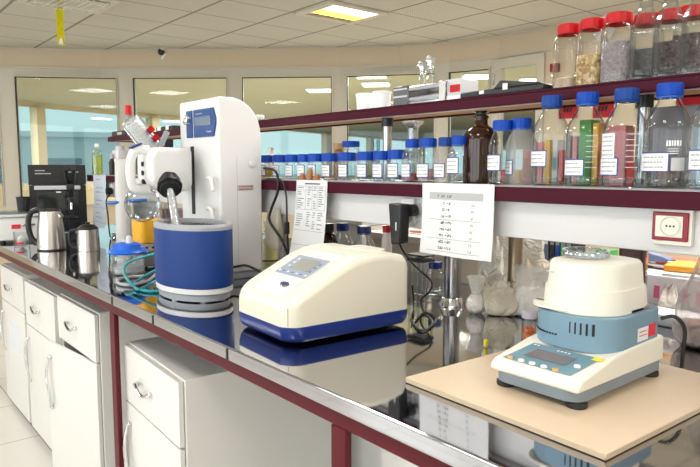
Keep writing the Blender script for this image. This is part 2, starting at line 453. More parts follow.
# a pale building across the yard
t = thing('office_building', 'pale grey building far across the yard outside the outer windows', 'building', (-40, 6, -1.5), R(-20))
mb = MB(); mb.b2(-4, 0, -14, 8, 0, 4.6, mat('far_concrete', (.44, .52, .52), .7, noise=.1, nscale=.5)); mb.done('wall', t)
mb = MB()
for k in range(6): mb.b2(0, .08, -13 + k * 3.4, -11.2 + k * 3.4, 1.6, 3.4, mat('far_window', (.12, .2, .22), .1))
mb.done('windows', t)
mb = MB(); mb.b2(-4.2, .2, -14.2, 8.2, 4.6, 4.9, mat('far_roof', (.5, .58, .58), .7)); mb.done('roof', t)

# ------------------------------------------------------------------ the bench
bench = thing('lab_bench', 'long lab bench with mirror steel top and dark red frame', 'bench', (0, 0, 0))
BX0, BX1, BY0, BY1 = -5.1, .9, .757, 2.3
mb = MB(); mb.b2(BX0, BX1, BY0, BY1, .863, .9, STEEL, .006, 2); mb.done('worktop', bench)
mb = MB()
for px, py in ((112, 303), (153, 326), (227, 352)):
    x = sx(px, .757, py); mb.b2(x - .0025, x + .0025, .7545, .76, .865, .895, mat('seam_dark', (.05, .05, .05), .5))
mb.done('edge_seam', bench)
mb = MB(); mb.b2(BX0, BX1, .776, .83, .822, .863, MAROOND, .003, 1); mb.done('rail', bench)
for x0, x1 in ((-2.337, -2.287), (-1.002, -.952), (.62, .67), (-4.95, -4.90)):
    mb = MB(); mb.b2(x0, x1, .776, .794, FZ, .822, MAROOND, .003, 1); mb.done('post', bench)
mb = MB(); mb.b2(BX0, BX1, 1.50, 1.53, FZ + .1, .863, CAB); mb.done('back_panel', bench)
for x0, x1 in ((-2.337, -2.287), (.62, .67), (-4.95, -4.90)):
    mb = MB(); mb.b2(x0, x1, 2.2, 2.26, FZ, .863, MAROOND, .003, 1); mb.done('post', bench)

def wave_handle(par, p, length, vertical, s=1.):
    """S-shaped chrome pull standing off the front (local -Y)."""
    mb = MB(); n = 12; P = []
    for k in range(n + 1):
        u = k / n; q = (u - .5) * length; off = -.012 - .013 * math.sin(PI * u); wob = .012 * math.sin(2 * PI * u) * s
        P.append((p[0] + (wob if vertical else q), p[1] + off, p[2] + (q if vertical else wob)))
    P = [(P[0][0], p[1] + .002, P[0][2])] + P + [(P[-1][0], p[1] + .002, P[-1][2])]
    mb.tube(P, .0062, CHROME, 8, n=3)
    for e in (P[1], P[-2]): mb.ball((e[0], p[1] - .006, e[2]), .009, CHROME, seg=10)
    return mb.done('handle', par)

def cabinet(label, x0, x1, yf, top, depth, split, door_ang=0., handle_x=0, paper=False, plain=False, bot=-.155, colr=None, rz=0.):
    t = thing('base_cabinet', label, 'cabinet', (x0, yf, FZ), R(rz), 'white cabinets under the bench'); W = x1 - x0; H = top - FZ; b0 = bot - FZ; C_ = colr or CAB
    th = .018
    mb = MB(); mb.b2(0, th, th + .002, depth, b0, H, C_, .002, 1); mb.b2(W - th, W, th + .002, depth, b0, H, C_, .002, 1)
    mb.b2(th, W - th, th + .002, depth, H - th, H, C_, .002, 1); mb.b2(th, W - th, th + .002, depth, b0, b0 + th, C_, .002, 1)
    mb.b2(th, W - th, depth - th, depth, b0 + th, H - th, C_)
    mb.b2(th, W - th, .04, depth - th, split - FZ - .009, split - FZ + .009, C_); mb.done('body', t)
    mb = MB()
    for a, b in ((.03, .03), (W - .06, .03), (.03, depth - .06), (W - .06, depth - .06)): mb.b2(a, a + .03, b, b + .03, 0, b0, BLACK)
    mb.done('feet', t)
    g = .003
    dr = MB(); dr.b2(.006, W - .006, 0, th, split - FZ + g, H - .006, C_, .002, 1); dr = dr.done('drawer', t)
    wave_handle(dr, (W * .42, 0, (split + top) / 2 - FZ - .005), .135, False)
    Mh = MB(); Mh.b2(-W + .010, 0, 0, th, b0, split - FZ - g, C_, .002, 1); do = Mh.done('door', t, (W - .006, 0, 0), R(door_ang))
    wave_handle(do, (-W + .066 if handle_x == 0 else handle_x, 0, split - FZ - .20), .25, True)
    if paper:
        pm = MB(); pm.b2(-W * .62, -W * .25, -.0015, 0, split - FZ - .27, split - FZ - .1, mat('faded_sheet', (.7, .72, .76), .6)); pm.done('paper_label', do)
    return t
cabinet('white base cabinet with a faded paper sheet on its door, farthest along the bench', -4.60, -3.99, .84, .73, .6, .50, paper=True)
cabinet('white base cabinet between the paper-marked one and the one with ajar door', -3.95, -3.34, .84, .715, .6, .46)
c3 = cabinet('white base cabinet with its door standing ajar under a closed drawer', -3.285, -2.715, .84, .735, .6, .515, door_ang=6.0)
cabinet('white base cabinet nearest the camera with bare side panel', -2.312, -1.768, .815, .704, .60, .485, bot=-.15, rz=-3.)
t = thing('cladding_board', 'plain white panel under the bench beyond the near dark red post', 'panel', (-.955, .875, FZ))
mb = MB(); mb.b2(0, .9, 0, .5, .03, .985, CAB, .003, 1); mb.done('board', t)
mb = MB(); mb.b2(.03, .87, .03, .47, 0, .03, BLACK); mb.done('plinth', t)

# ------------------------------------------------------------------ the reagent shelf over the bench
shelf = thing('reagent_shelf', 'two tier dark red edged reagent shelf on steel posts over the bench', 'shelf', (0, 0, 0))
SY0, SY1 = 1.38, 1.70
UY0 = 1.50
LT, UT = 1.305, 1.560      # tops of the lower and upper shelves
def plank(name, x0, x1, z0, z1, SY0):
    mb = MB(); mb.b2(x0, x1, SY0 + .012, SY1 - .012, z0 + .006, z1 - .003, WOODU)
    mb.b2(x0, x1, SY0 + .010, SY1 - .012, z1 - .003, z1, LGREY)
    o = mb.done(name, shelf)
    e = MB(); e.b2(x0, x1, SY0, SY0 + .012, z0, z1 - .004, MAROON, .002, 1); e.b2(x0, x1, SY1 - .012, SY1, z0, z1 - .004, MAROON, .002, 1)
    e.b2(x0 - .012, x0, SY0, SY1, z0, z1 - .004, MAROON, .002, 1); e.done('edge_strip', o)
    c = MB(); c.b2(x0, x1, SY0 - .001, SY0 + .012, z1 - .004, z1, mat('lip_grey', (.3, .29, .3), .4) if SY0 < 1.4 else MAROON); c.b2(x0, x1, SY0 + .012, SY0 + .03, z0 - .001, z0 + .006, LGREY); c.done('metal_lip', o)
    return o
lo = plank('lower_shelf', -4.48, .9, 1.262, LT, SY0)
up = plank('upper_shelf', -4.04 * UY0 / 1.38, .9, 1.527, UT, UY0)
mb = MB(); mb.b2(-4.46, .9, 1.42, 1.495, 1.163, 1.262, mat('trunking_white', (.72, .71, .71), .35), .004, 2); mb.done('cable_trunking', shelf)
for x in (-4.0, -3.3, sx(387, 1.56), sx(641, 1.56), .5):
    mb = MB(); mb.lathe([(0, LT), (.016, LT), (.016, 1.527), (0, 1.527)], POSTM, (x, 1.56, 0), 18); o = mb.done('post', shelf)
    mb = MB(); mb.lathe([(.0165, 1.497), (.021, 1.497), (.021, 1.527), (.0165, 1.527)], BLACK, (x, 1.56, 0), 18); mb.done('collar', o)
PBR = mat('wood_reflection_post', (.27, .21, .15), .33, 1.)  # brown of the reflected wood is put into this post's colour
for x, r_, m_ in ((sx(449, 1.545, 290), .027, POSTM), (sx(515, 1.64, 270), .022, PBR), (sx(279, 1.54, 240), .020, POSTM), (-3.7, .025, CHROME), (.4, .025, CHROME)):
    mb = MB(); mb.lathe([(0, .9), (r_, .9), (r_, 1.262), (0, 1.262)], m_, (x, 1.64 if m_ is PBR else 1.56, 0), 22); o = mb.done('post', shelf)
    if m_ is not PBR: mb = MB(); mb.lathe([(r_ + .001, .9), (r_ + .016, .9), (r_ + .016, .906), (r_ + .006, .928), (r_ + .001, .93)], CHROME, (x, 1.56, 0), 22); mb.done('foot_collar', o)
# ------------------------------------------------------------------ rotary evaporator
# tower: front face y = 1.208, right face x = -2.27
t = thing('rotary_evaporator', 'tall white rotary evaporator with blue display and tilted glass condenser', 'evaporator', (-2.402, 1.2795, .9))
TX, TY = -.18, -.098     # local corner offsets (x -.18.. .18, y -.098.. .098)
def arc(cx, cz, r, a0, a1, n=8): return [(cx + r * math.cos(R(a0 + (a1 - a0) * k / n)), cz + r * math.sin(R(a0 + (a1 - a0) * k / n))) for k in range(n + 1)]
mb = MB()
H = .745
side = [(-.098, .03), (.098, .03), (.098, H - .15)] + arc(.098 - .15, H - .15, .15, 0, 75, 8) + [(-.098, H)]
side2 = [(-.098, .03), (.098, .03), (.098, H - .15)] + [(p[0], p[1]) for p in arc(-.04, H - .15, .138, 0, 90, 10)] + [(-.098, H - .012)]
mb.prism(side2, -.18, .18, BODYW, 'X', .012, 3)
# big rounded upper corner on the far side: a second rounded shell
o = mb.done('tower', t)
mb = MB(); mb.b2(-.165, .165, -.09, .09, 0, .032, GREYP, .006); mb.done('base', t)
# display on the front face
mb = MB(); DB = mat('display_blue', (.03, .085, .26), .3)
dx0, dx1 = sx(195, 1.208, 130) + 2.45, sx(217, 1.208, 130) + 2.45
z0, z1 = spot(206, 136, Y=1.208).z - .9, spot(206, 108, Y=1.208).z - .9
mb.prism([(dx0, z0), (dx1 - .02, z0), (dx1, z0 + .05), (dx1, z1 - .04), (dx1 - .02, z1), (dx0, z1)], -.106, -.097, DB, 'Y', .003, 2)
d = mb.done('display', t)
w = dx1 - dx0
mb = MB(); mb.b2(dx0 + .1 * w, dx0 + .82 * w, -.109, -.106, z0 + .045, z1 - .03, mat('screen_grey', (.16, .21, .28), .12), .002, 1); mb.done('screen', d)
mb = MB(); scribble(mb, dx0 + .12 * w, dx0 + .45 * w, z1 - .024, z1 - .012, -.1066, LWHITE, 1, 3); scribble(mb, dx0 + .62 * w, dx0 + .85 * w, z0 + .012, z0 + .026, -.1066, LWHITE, 1, 5); mb.done('lettering', d, smooth=False)
kx0, kx1 = sx(187.5, 1.208, 130) + 2.45, sx(193, 1.208, 130) + 2.45
mb = MB(); mb.b2(kx0, kx1, -.105, -.097, z0, z1, DB, .003, 2); k = mb.done('knob_panel', t)
mb = MB(); mb.lathe([(0, 0), (.022, 0), (.020, .018), (.014, .022), (0, .022)], CHROME, ((kx0 + kx1) / 2, -.105, z1 - .04), 20, Matrix.Rotation(R(90), 3, 'X')); mb.done('knob', k)
# slide slot, levers, right-face details
mb = MB(); xs = sx(193, 1.208, 175) + 2.45
mb.b2(xs - .015, xs + .015, -.101, -.096, .26, .545, BLACKR, .004, 2); mb.done('slide_slot', t)
for (px, py) in ((217, 178), (217, 208)):
    q = spot(px, py, Y=1.208); qx, qz = q.x + 2.45, q.z - .9
    mb = MB(); mb.tube([(qx - .03, -.098, qz), (qx - .03, -.125, qz + .004), (qx + .012, -.13, qz), (qx + .03, -.13, qz - .045)], .008, BODYW, 8); mb.done('lever', t)
q = spot(252, 163, X=-2.27)
mb = MB(); mb.lathe([(0, 0), (.013, 0), (.013, .01), (.009, .014), (0, .014)], BODYW, (.18, q.y - 1.306, q.z - .9), 16, Matrix.Rotation(R(90), 3, 'Y')); mb.done('button', t)
a, b_ = spot(238, 184, X=-2.27), spot(254, 189, X=-2.27)
PLW = mat('plate_pink_grey', (.55, .48, .46), .5)
mb = MB(); mb.b2(.18, .1815, a.y - 1.306, b_.y - 1.306, b_.z - .9, a.z - .9, PLW)
yy0, yy1 = a.y - 1.306, b_.y - 1.306
rnd = random.Random(4)
for r_ in range(2):
    y = yy0 + .006; zc = a.z - .9 - (r_ + .5) * (a.z - b_.z) / 2
    while y < yy1 - .01:
        w_ = rnd.uniform(.004, .012); mb.quad([(.1817, y, zc - .003), (.1817, y + w_, zc - .003), (.1817, y + w_, zc + .003), (.1817, y, zc + .003)], mat('dull_red_ink', (.3, .1, .09), .6)); y += w_ + .003
mb.done('rating_plate', t)
mb = MB(); mb.b2(.1795, .1802, -.02, -.0185, .05, .5, GREYP); mb.done('panel_seam', t)
# drive head with handle: world x -2.62..-2.42, y .968..1.19, z 1.265..1.435
mb = MB()
hd = [(1.168 - 1.306, .535), (1.168 - 1.306, .375), (1.13 - 1.306, .355), (1.02 - 1.306, .368), (.985 - 1.306, .40), (.985 - 1.306, .50), (1.01 - 1.306, .537)]
mb.prism(hd, -.125, .03, BODYW, 'X', .03, 4); h = mb.done('drive_head', t)
mb = MB(); yh = -.318
mb.tube([(-.04, yh + .02, .525), (-.04, yh - .032, .523), (-.04, yh - .054, .49), (-.04, yh - .06, .43), (-.04, yh - .045, .375), (-.04, yh + .015, .367)], .0145, BODYW, 12, flat=1.3); hh = mb.done('handle', h)
mb = MB(); mb.box((-.04, yh - .035, .541), (.03, .05, .008), NAVY, .003, 2, Matrix.Rotation(R(22), 3, 'X')); mb.done('grip_button', hh)
for k in range(3):
    mb = MB(); mb.lathe([(0, 0), (.010, 0), (.010, .02), (0, .022)], BLACK, (-.05, yh + .012, .40 + k * .035), 12, Matrix.Rotation(R(90), 3, 'X')); mb.done('knob', h)
# black collar, ground joint and evaporating flask dipping into the bath
cp = spot(169, 184, X=-2.41) - Vector((-2.45, 1.306, .9)); fe = spot(176, 226, X=-2.20) - Vector((-2.45, 1.306, .9))
ax = (fe - cp).normalized(); rotm = ax.to_track_quat('Z', 'Y').to_matrix()
mb = MB(); mb.lathe([(0, -.03), (.044, -.03), (.044, .0), (.048, .002), (.048, .016), (.038, .018), (.038, .034), (.024, .036), (0, .036)], BLACK, cp, 24, rotm, rfun=lambda a: 1 + .05 * (math.sin(a * 8) > 0)); c = mb.done('collar', h)
fe2 = fe
mb = MB(); LT_ = (fe - cp).length
mb.lathe([(.019, .03), (.022, .05), (.017, .06), (.017, LT_ - .05), (.019, LT_ - .03), (.022, LT_ + .02)], GLASS, cp, 18, rotm); mb.done('vapour_tube', t)
mb = MB(); mb.lathe([(.0125, .03), (.0125, LT_)], mat('white_inner_tube', (.6, .6, .6), .3), cp, 14, rotm); mb.done('inner_tube', t)
fc = Vector((-2.14, .995, 1.085)) - Vector((-2.45, 1.306, .9))
mb = MB(); mb.ball(fc, .052, GLASS, seg=24); mb.done('evaporating_flask', t)
# condenser
C0 = Vector((-2.66, 1.11, 1.415)) - Vector((-2.45, 1.306, .9)); C1 = spot(127, 117, X=-2.66) - Vector((-2.45, 1.306, .9))
ax = (C1 - C0); L = ax.length; rotm = ax.normalized().to_track_quat('Z', 'Y').to_matrix()
mb = MB(); mb.lathe([(.016, -.02), (.02, 0), (.04, .015), (.0445, .03), (.0445, L - .03), (.036, L - .01), (.015, L), (.012, L + .012)], glass('condenser_glass', (.93, .95, .95), (.5, .54, .55), .9, .08), C0, 26, rotm); cd = mb.done('condenser', t)
mb = MB(); P = [C0 + rotm @ Vector((.030 * math.cos(k * .7), .030 * math.sin(k * .7), .015 + k * (L - .035) / 150)) for k in range(150)]
mb.tube(P, .0058, film('coil_glass', (.86, .87, .87), .7, .1), 6, smooth=False); mb.done('cooling_coil', cd)
mb = MB(); mb.lathe([(.006, .01), (.006, L - .01)], MATS['coil_glass'], C0, 8, rotm); mb.done('inner_tube', cd)
q = C1 + Vector((0, .004, .004))
mb = MB(); mb.lathe([(.008, -.02), (.008, .01)], GLASS, q, 12); mb.lathe([(0, .008), (.0135, .008), (.0135, .042), (.012, .046), (0, .046)], RED, q, 18, rfun=lambda a: 1 + .03 * math.sin(a * 14)); mb.done('red_cap', cd)
for (px, py) in ((150, 129), (155, 137), (166, 147)):
    p = spot(px, py, X=-2.63) - Vector((-2.45, 1.306, .9))
    mb = MB(); mb.lathe([(.007, -.03), (.007, 0)], GLASS, p, 10, Matrix.Rotation(R(-50), 3, 'X')); mb.lathe([(0, -.014), (.0135, -.014), (.0135, .012), (0, .012)], RED, p, 16, Matrix.Rotation(R(-50), 3, 'X')); mb.done('red_cap', cd)
p = spot(162, 141, X=-2.62) - Vector((-2.45, 1.306, .9))
mb = MB(); mb.box(p, (.02, .022, .10), GREYP, .004, 2, Matrix.Rotation(R(-28), 3, 'X')); mb.box(p + Vector((0, .03, -.005)), (.03, .03, .035), BLACK, .005, 2); mb.done('clamp', t)
# receiving flask
fc = spot(142, 203, X=-2.66) - Vector((-2.45, 1.306, .9))
mb = MB(); n = 14
prof = [(0, -.076)] + [(.076 * math.cos(R(a)), .076 * math.sin(R(a))) for a in range(-80, 71, 10)] + [(.021, .082), (.019, .10), (.019, .15), (.017, .20)]
mb.lathe(prof, GLASS, fc, 32); rf = mb.done('receiving_flask', t)
mb = MB(); mb.lathe([(.022, .085), (.028, .088), (.028, .108), (.022, .112)], LGREY, fc, 20); mb.done('joint_clip', rf)
mb = MB(); sc_r = .0765
for k in range(2): mb.patch(.0768, R(-62), R(-42), -.004 - k * .012, .001 - k * .012, INKG, 4, fc)
mb.done('flask_marking', rf, smooth=False)
t.scale = (.97, .97, .99)
# black power lead at the tower's foot
q = spot(230, 276, X=-2.265) - Vector((-2.45, 1.306, .9))
mb = MB(); mb.tube([(.182, q.y, .07), (.20, q.y + .01, .06), (.23, q.y + .05, .065), (.25, q.y + .10, .04), (.30, q.y + .14, .006)], .005, BLACK, 8); mb.done('power_lead', t)

# ------------------------------------------------------------------ heating bath
bc = (-2.07, .99, .9); AX, AY = .187, .120
t = thing('heating_bath', 'blue oval heating bath with grey rim and white foot ring', 'bath', bc)
S = (1, AY / AX)
mb = MB(); mb.lathe([(AX - .004, .048), (AX, .052), (AX, .235), (AX - .002, .245)], BATHB, seg=56, sxy=S); mb.done('shell', t)
mb = MB(); mb.lathe([(AX - .004, .243), (AX + .001, .243), (AX + .002, .254), (AX - .004, .262), (AX - .022, .262), (AX - .026, .255), (AX - .026, .243)], mat('rim_grey', (.33, .34, .37), .35), seg=56, sxy=S); mb.done('rim', t)
mb = MB(); mb.lathe([(AX - .026, .246), (AX - .028, .12), (AX - .05, .10), (0, .10)], BRUSH, seg=48, sxy=S); mb.done('basin', t)
mb = MB(); mb.lathe([(0, .026), (AX - .012, .026), (AX - .003, .030), (AX - .003, .046), (AX - .008, .049), (0, .049)], BODYW, seg=56, sxy=S); mb.done('foot_ring', t)
mb = MB(); mb.lathe([(0, .004), (AX - .018, .004), (AX - .016, .026), (0, .026)], GREYP, seg=40, sxy=S); mb.done('base', t)
for a in (20, 100, 160, 230, 290, 340):
    mb = MB(); mb.lathe([(0, 0), (.014, 0), (.016, .027), (0, .027)], GREYP, (.150 * math.cos(R(a)), .098 * math.sin(R(a)), 0), 14); mb.done('foot', t)

# ------------------------------------------------------------------ spectrophotometer
t = thing('spectrophotometer', 'cream bench spectrophotometer with sloping top and dark blue base', 'spectrophotometer', (-1.434, .868, .9), R(-3))
t.scale = (1, .91, 1)
W2 = .151
mb = MB()
prof = [(0, .046), (0, .094), (.008, .106), (.05, .130), (.12, .161), (.20, .196), (.25, .212), (.31, .219), (.37, .217), (.425, .206), (.447, .185), (.45, .046)]
def plan(y, k=0.):      # half width along the depth: a broadly rounded front, small rounding at the back
    f_ = 1 - max(0, (.055 - y) / .055) ** 2.6 * .26
    b_ = 1 - max(0, (y - .425) / .025) ** 2 * .10
    return (W2 + k) * f_ * b_
def hgt(y):
    for (y0, q0), (y1, q1) in zip(prof[1:-1], prof[2:-1]):
        if y0 <= y <= y1: return q0 + (q1 - q0) * (y - y0) / max(1e-6, y1 - y0)
    return prof[-2][1]
def sweep(mb, ys, m, zlo, top, wf, rad):
    V = []; mi = mb._mi(m)
    for y in ys:
        w_, h_ = wf(y), top(y); r_ = min(rad, w_ * .5); zl = zlo(y); ring_ = [(-w_, zl)]
        for k in range(7): a = R(180 - 15 * k); ring_.append((-w_ + r_ + r_ * math.cos(a), h_ - r_ + r_ * math.sin(a)))
        for k in range(7): a = R(90 - 15 * k); ring_.append((w_ - r_ + r_ * math.cos(a), h_ - r_ + r_ * math.sin(a)))
        ring_.append((w_, zl)); V.append([mb.bm.verts.new((x, y, z)) for x, z in ring_])
    n = len(V[0])
    for A, B in zip(V, V[1:]):
        for i in range(n): f = mb.bm.faces.new((A[i], B[i], B[(i + 1) % n], A[(i + 1) % n])); f.material_index = mi
    f = mb.bm.faces.new(V[0]); f.material_index = mi; f = mb.bm.faces.new(V[-1][::-1]); f.material_index = mi
YS = [0, .002, .006, .012, .02, .03, .042, .056, .075, .12, .16, .20, .25, .31, .37, .40, .425, .437, .445, .45]
sweep(mb, YS, CREAM, lambda y: .046, hgt, plan, .022); body = mb.done('body', t, ang=40)
mb = MB()
outl = [(plan(y, .0015), y) for y in YS] + [(-plan(y, .0015), y) for y in YS[::-1]]
cx0, cy0 = 0, .225
loft(mb, [([(x * k, cy0 + (y - cy0) * k) for x, y in outl], z) for k, z in ((.90, .006), (.955, .010), (.985, .020), (1.002, .036), (1.004, .049), (.985, .050))], NAVY)
mb.done('base', t)
for sx_, sy_ in ((-.07, .06), (.07, .06), (-.1, .39), (.1, .39)):
    mb = MB(); mb.lathe([(0, 0), (.012, 0), (.013, .007), (0, .007)], BLACKR, (sx_, sy_, 0), 14); mb.done('foot', t)
# seams and panels follow the slope z = .126 + .43 (y - .008), in world terms z = 1.003 + .43 (Y - .885)
def slope(x, Y, lift=.0008): # world X,Y -> local point just above the sloping top
    y = Y - .877
    zs = [p for p in prof[1:11]]
    for (y0, q0), (y1, q1) in zip(zs, zs[1:]):
        if y0 <= y <= y1: z = q0 + (q1 - q0) * (y - y0) / max(1e-6, y1 - y0); break
    return Vector((x + 1.468, y, z + lift))
def slab(mb, X0, X1, Y0, Y1, m, lift=.0008, skew=0., nx=1, ny=8):
    for k in range(ny):
        a, b = Y0 + (Y1 - Y0) * k / ny, Y0 + (Y1 - Y0) * (k + 1) / ny
        mb.quad([slope(X0, a, lift), slope(X1, a, lift), slope(X1, b, lift), slope(X0, b, lift)], m)
SEAM = mat('panel_line', (.36, .32, .26), .6)
mb = MB()
slab(mb, -1.553, -1.385, .905, 1.125, mat('lid_ivory', (.83, .80, .72), .3), .0006)
for X_ in (-1.554, -1.384): slab(mb, X_ - .0007, X_ + .0007, .905, 1.127, SEAM, .0008)
slab(mb, -1.554, -1.384, 1.125, 1.1265, SEAM, .0008, ny=1)
lid = mb.done('lid_panel', t, smooth=False)
mb = MB(); slab(mb, -1.549, -1.390, .984, 1.078, mat('key_panel', (.30, .36, .46), .35), .0014); kp = mb.done('keypad', t, smooth=False)
mb = MB(); slab(mb, -1.512, -1.418, 1.012, 1.066, LCD, .002); mb.done('display_window', kp, smooth=False)
for k in range(7):
    mb = MB(); X_ = -1.542 + k * .0222; slab(mb, X_, X_ + .009, .994, 1.000, mat('key_dark', (.09, .11, .17), .4) if k % 2 else LWHITE, .0022, ny=1); mb.done('key', kp, smooth=False)
for k in range(3):
    mb = MB(); slab(mb, -1.412, -1.403, 1.012 + k * .018, 1.019 + k * .018, mat('key_dark'), .0022, ny=1); mb.done('key', kp, smooth=False)
    mb = MB(); slab(mb, -1.529, -1.52, 1.02 + k * .018, 1.026 + k * .018, LWHITE, .0022, ny=1); mb.done('key', kp, smooth=False)
mb = MB(); c = slope(-1.437, .947, .0022); rm = Matrix.Rotation(math.atan(.43 * 1.6), 3, 'X'); rm = Matrix.Rotation(R(24), 3, 'X')
mb.lathe([(0, .001), (.021, .001), (.021, -.004)], mat('badge_dark', (.04, .06, .13), .5), c, 28, rm, sxy=(1, .55)); mb.lathe([(.0185, .0013), (.0195, .0016), (.0205, .0013)], CHROME, c, 28, rm, sxy=(1, .55)); scribble_c = c
bd = mb.done('badge', t)
mb = MB(); mb.prism([(-.0015, .089), (-.0015, .0965), (.002, .0965), (.002, .089)], -.012, .012, CREAM2, 'X', .001, 1); mb.done('catch', t)
for X_ in (-.0, ):
    mb = MB(); w_ = plan(.014); mb.b2(w_ - .003, w_ + .0006, .013, .0142, .052, .098, SEAM); mb.done('corner_seam', t)
mb = MB(); mb.b2(-.02, .095, .315, .395, .214, .2215, CREAM2, .006, 2); mb.done('cell_cover', t)

# ------------------------------------------------------------------ fibre board and moisture balance
mb = MB(); mb.b2(-.2275, .2275, 0, .52, 0, .012, BOARD, .0015, 1)
bo = mb.done('backing_board', None, (-.694, .905, .9006), R(-2)); tag(bo, 'tan fibre board lying on the steel top under the moisture balance', 'board')
t = thing('moisture_balance', 'cream and blue moisture balance with domed heater lid on tan board', 'balance', (-.680, 1.032, .9128), R(0))
FR = -.022
mb = MB(); mb.prism(rrect(-.096, .096, .003 + FR, .31, .035, .015), .013, .034, BALG, 'Z', .007, 3); mb.done('lower_shell', t)
mb = MB()
pr = [(FR, .033), (FR - .001, .046), (FR + .012, .056), (.10, .078), (.16, .084), (.31, .088), (.313, .033)]
mb.prism(pr, -.098, .098, CREAM2, 'X', .011, 4); mb.done('upper_shell', t)
def bz(y): return .056 + (y - FR - .012) * (.022 / (.088 - FR)) if y < .10 else .078 + (y - .10) * .1
def bslab(mb, P, m, lift): mb.quad([(x, y, bz(y) + lift) for x, y in P], m)
mb = MB(); bslab(mb, [(-.080, FR + .018), (.070, FR + .018), (.082, .083), (-.066, .083)], mat('panel_blue_grey', (.16, .29, .36), .35), .0012)
pn = mb.done('control_panel', t, smooth=False)
mb = MB(); bslab(mb, [(-.050, .024), (.040, .024), (.047, .060), (-.042, .060)], mat('lcd_violet_grey', (.19, .175, .18), .2), .0022); mb.done('display_window', pn, smooth=False)
for k, (x, m_) in enumerate(((-.066, mat('key_orange', (.65, .36, .12), .4)), (-.040, LWHITE), (-.015, LWHITE), (.011, LWHITE), (.036, mat('key_orange')))):
    mb = MB(); mb.lathe([(0, .004), (.0055, .004), (.0065, .001), (.0065, 0)], m_, (x, .002, bz(.002)), 16, sxy=(1.1, .9)); mb.done('key', pn)
mb = MB(); mb.lathe([(0, .004), (.0055, .004), (.0065, .001), (.0065, 0)], LWHITE, (.062, .034, bz(.034)), 16, sxy=(1.1, .9)); mb.done('key', pn)
mb = MB()
rnd = random.Random(9)
for x0, x1, y in ((-.005, .022, .071), (-.06, -.045, .074)):
    x = x0
    while x < x1: bslab(mb, [(x, y - .0025), (x + .005, y - .0025), (x + .006, y + .0025), (x + .001, y + .0025)], LWHITE, .0024); x += .008
mb.done('lettering', pn, smooth=False)
mb = MB(); bslab(mb, [(.068, .070), (.088, .070), (.090, .084), (.070, .084)], mat('tab_yellow', (.85, .75, .05), .5), .0016); mb.done('yellow_sticker', t, smooth=False)
mb = MB(); o = rrect(-.094, .094, .083, .31, .075, .03)
mb.prism(o, .078, .148, BALB, 'Z', .014, 4); hb = mb.done('heater_base', t, ang=50)
mb = MB()
for k in range(5): mb.b2(.012 + k * .011, .016 + k * .011, .0825, .090, .112, .136, BLACK, .001, 1)
for v in mb.bm.verts: v.co.y += max(0, (v.co.x - .019)) ** 2 * 6.2
mb.done('vent_slots', hb)
mb = MB()
for k in range(11):
    a = R(220 + k * 5.2); cx, cy, rr = -.019, .158, .0755
    mb.box((cx + rr * math.cos(a), cy + rr * math.sin(a), .104), (.003, .0032, .0032), BLACK, 0, rot=a)
mb.done('vent_row', hb)
mb = MB(); mb.b2(.0935, .0948, .20, .243, .090, .117, LWHITE)
for k in range(2): mb.quad([(.0949, .205, .108 - k * .008), (.0949, .238, .108 - k * .008), (.0949, .238, .110 - k * .008), (.0949, .205, .110 - k * .008)], REDP)
mb.done('rating_label', hb, smooth=False)
mb = MB(); mb.b2(.0935, .0948, .245, .275, .093, .119, REDP); mb.done('red_sticker', hb, smooth=False)
mb = MB(); mb.prism(rrect(-.085, .085, .115, .30, .07, .05), .140, .158, BRUSH, 'Z', .004, 2); mb.done('heater_plate', t)
# lid: rounded outlines with a step
mb = MB()
def ro(g): return rrect(-.090 + g, .086 - g, .090 + g, .30 - g, .082 - g, .06 - g * .5, 10)
loft(mb, [(ro(.006), .146), (ro(.001), .149), (ro(.001), .165), (ro(.003), .195), (ro(.0045), .1975), (ro(.0075), .1965), (ro(.011), .240), (ro(.015), .247), (ro(.027), .2495)], CREAM2)
lid = mb.done('lid', t, ang=30)
mb = MB(); mb.prism(rrect(-.095, .03, .083, .13, .05, .004), .153, .158, CREAM2, 'Z', .002, 2); mb.done('lid_handle', lid)
mb = MB(); mb.tube([(-.055, .1035, .226), (-.035, .0975, .226)], .0012, LGREY, 6, smooth=False); mb.done('lid_emblem', lid)
for x, y in ((-.078, .03 + FR), (.078, .03 + FR), (-.078, .29), (.078, .29)):
    mb = MB(); mb.lathe([(0, 0), (.019, 0), (.020, .003), (.020, .009), (.014, .014), (0, .014)], BLACKR, (x, y, 0), 20); mb.done('foot', t)
mb = MB(); mb.tube([(.088, .312, .12), (.108, .33, .125), (.124, .344, .10), (.122, .348, .05), (.118, .355, .012)], .0042, BLACK, 8); mb.done('power_lead', t)
# glass dish on the lid
mb = MB(); mb.lathe([(0, .001), (.043, .001), (.046, .004), (.046, .013), (.044, .015), (.043, .013), (.043, .004), (0, .004)], GLASS, seg=32, rfun=None)
ring = glass('ribbed_glass', (.8, .82, .8), (.3, .32, .32), .9, .25, .1)
mb.lathe([(.0465, .002), (.0475, .009), (.046, .0145)], ring, seg=96, rfun=lambda a: 1 + .028 * math.sin(a * 24))
mb.lathe([(.044, .0145), (.0475, .0155), (.0475, .017), (.043, .0165)], ring, seg=40)
v = Vector((-.022, .195, 0))
o = mb.done('petri_dish', None, (-.680 + v.x, 1.032 + v.y, .9128 + .2497)); tag(o, 'small ribbed glass dish resting on the cream lid of the balance', 'glass dish')

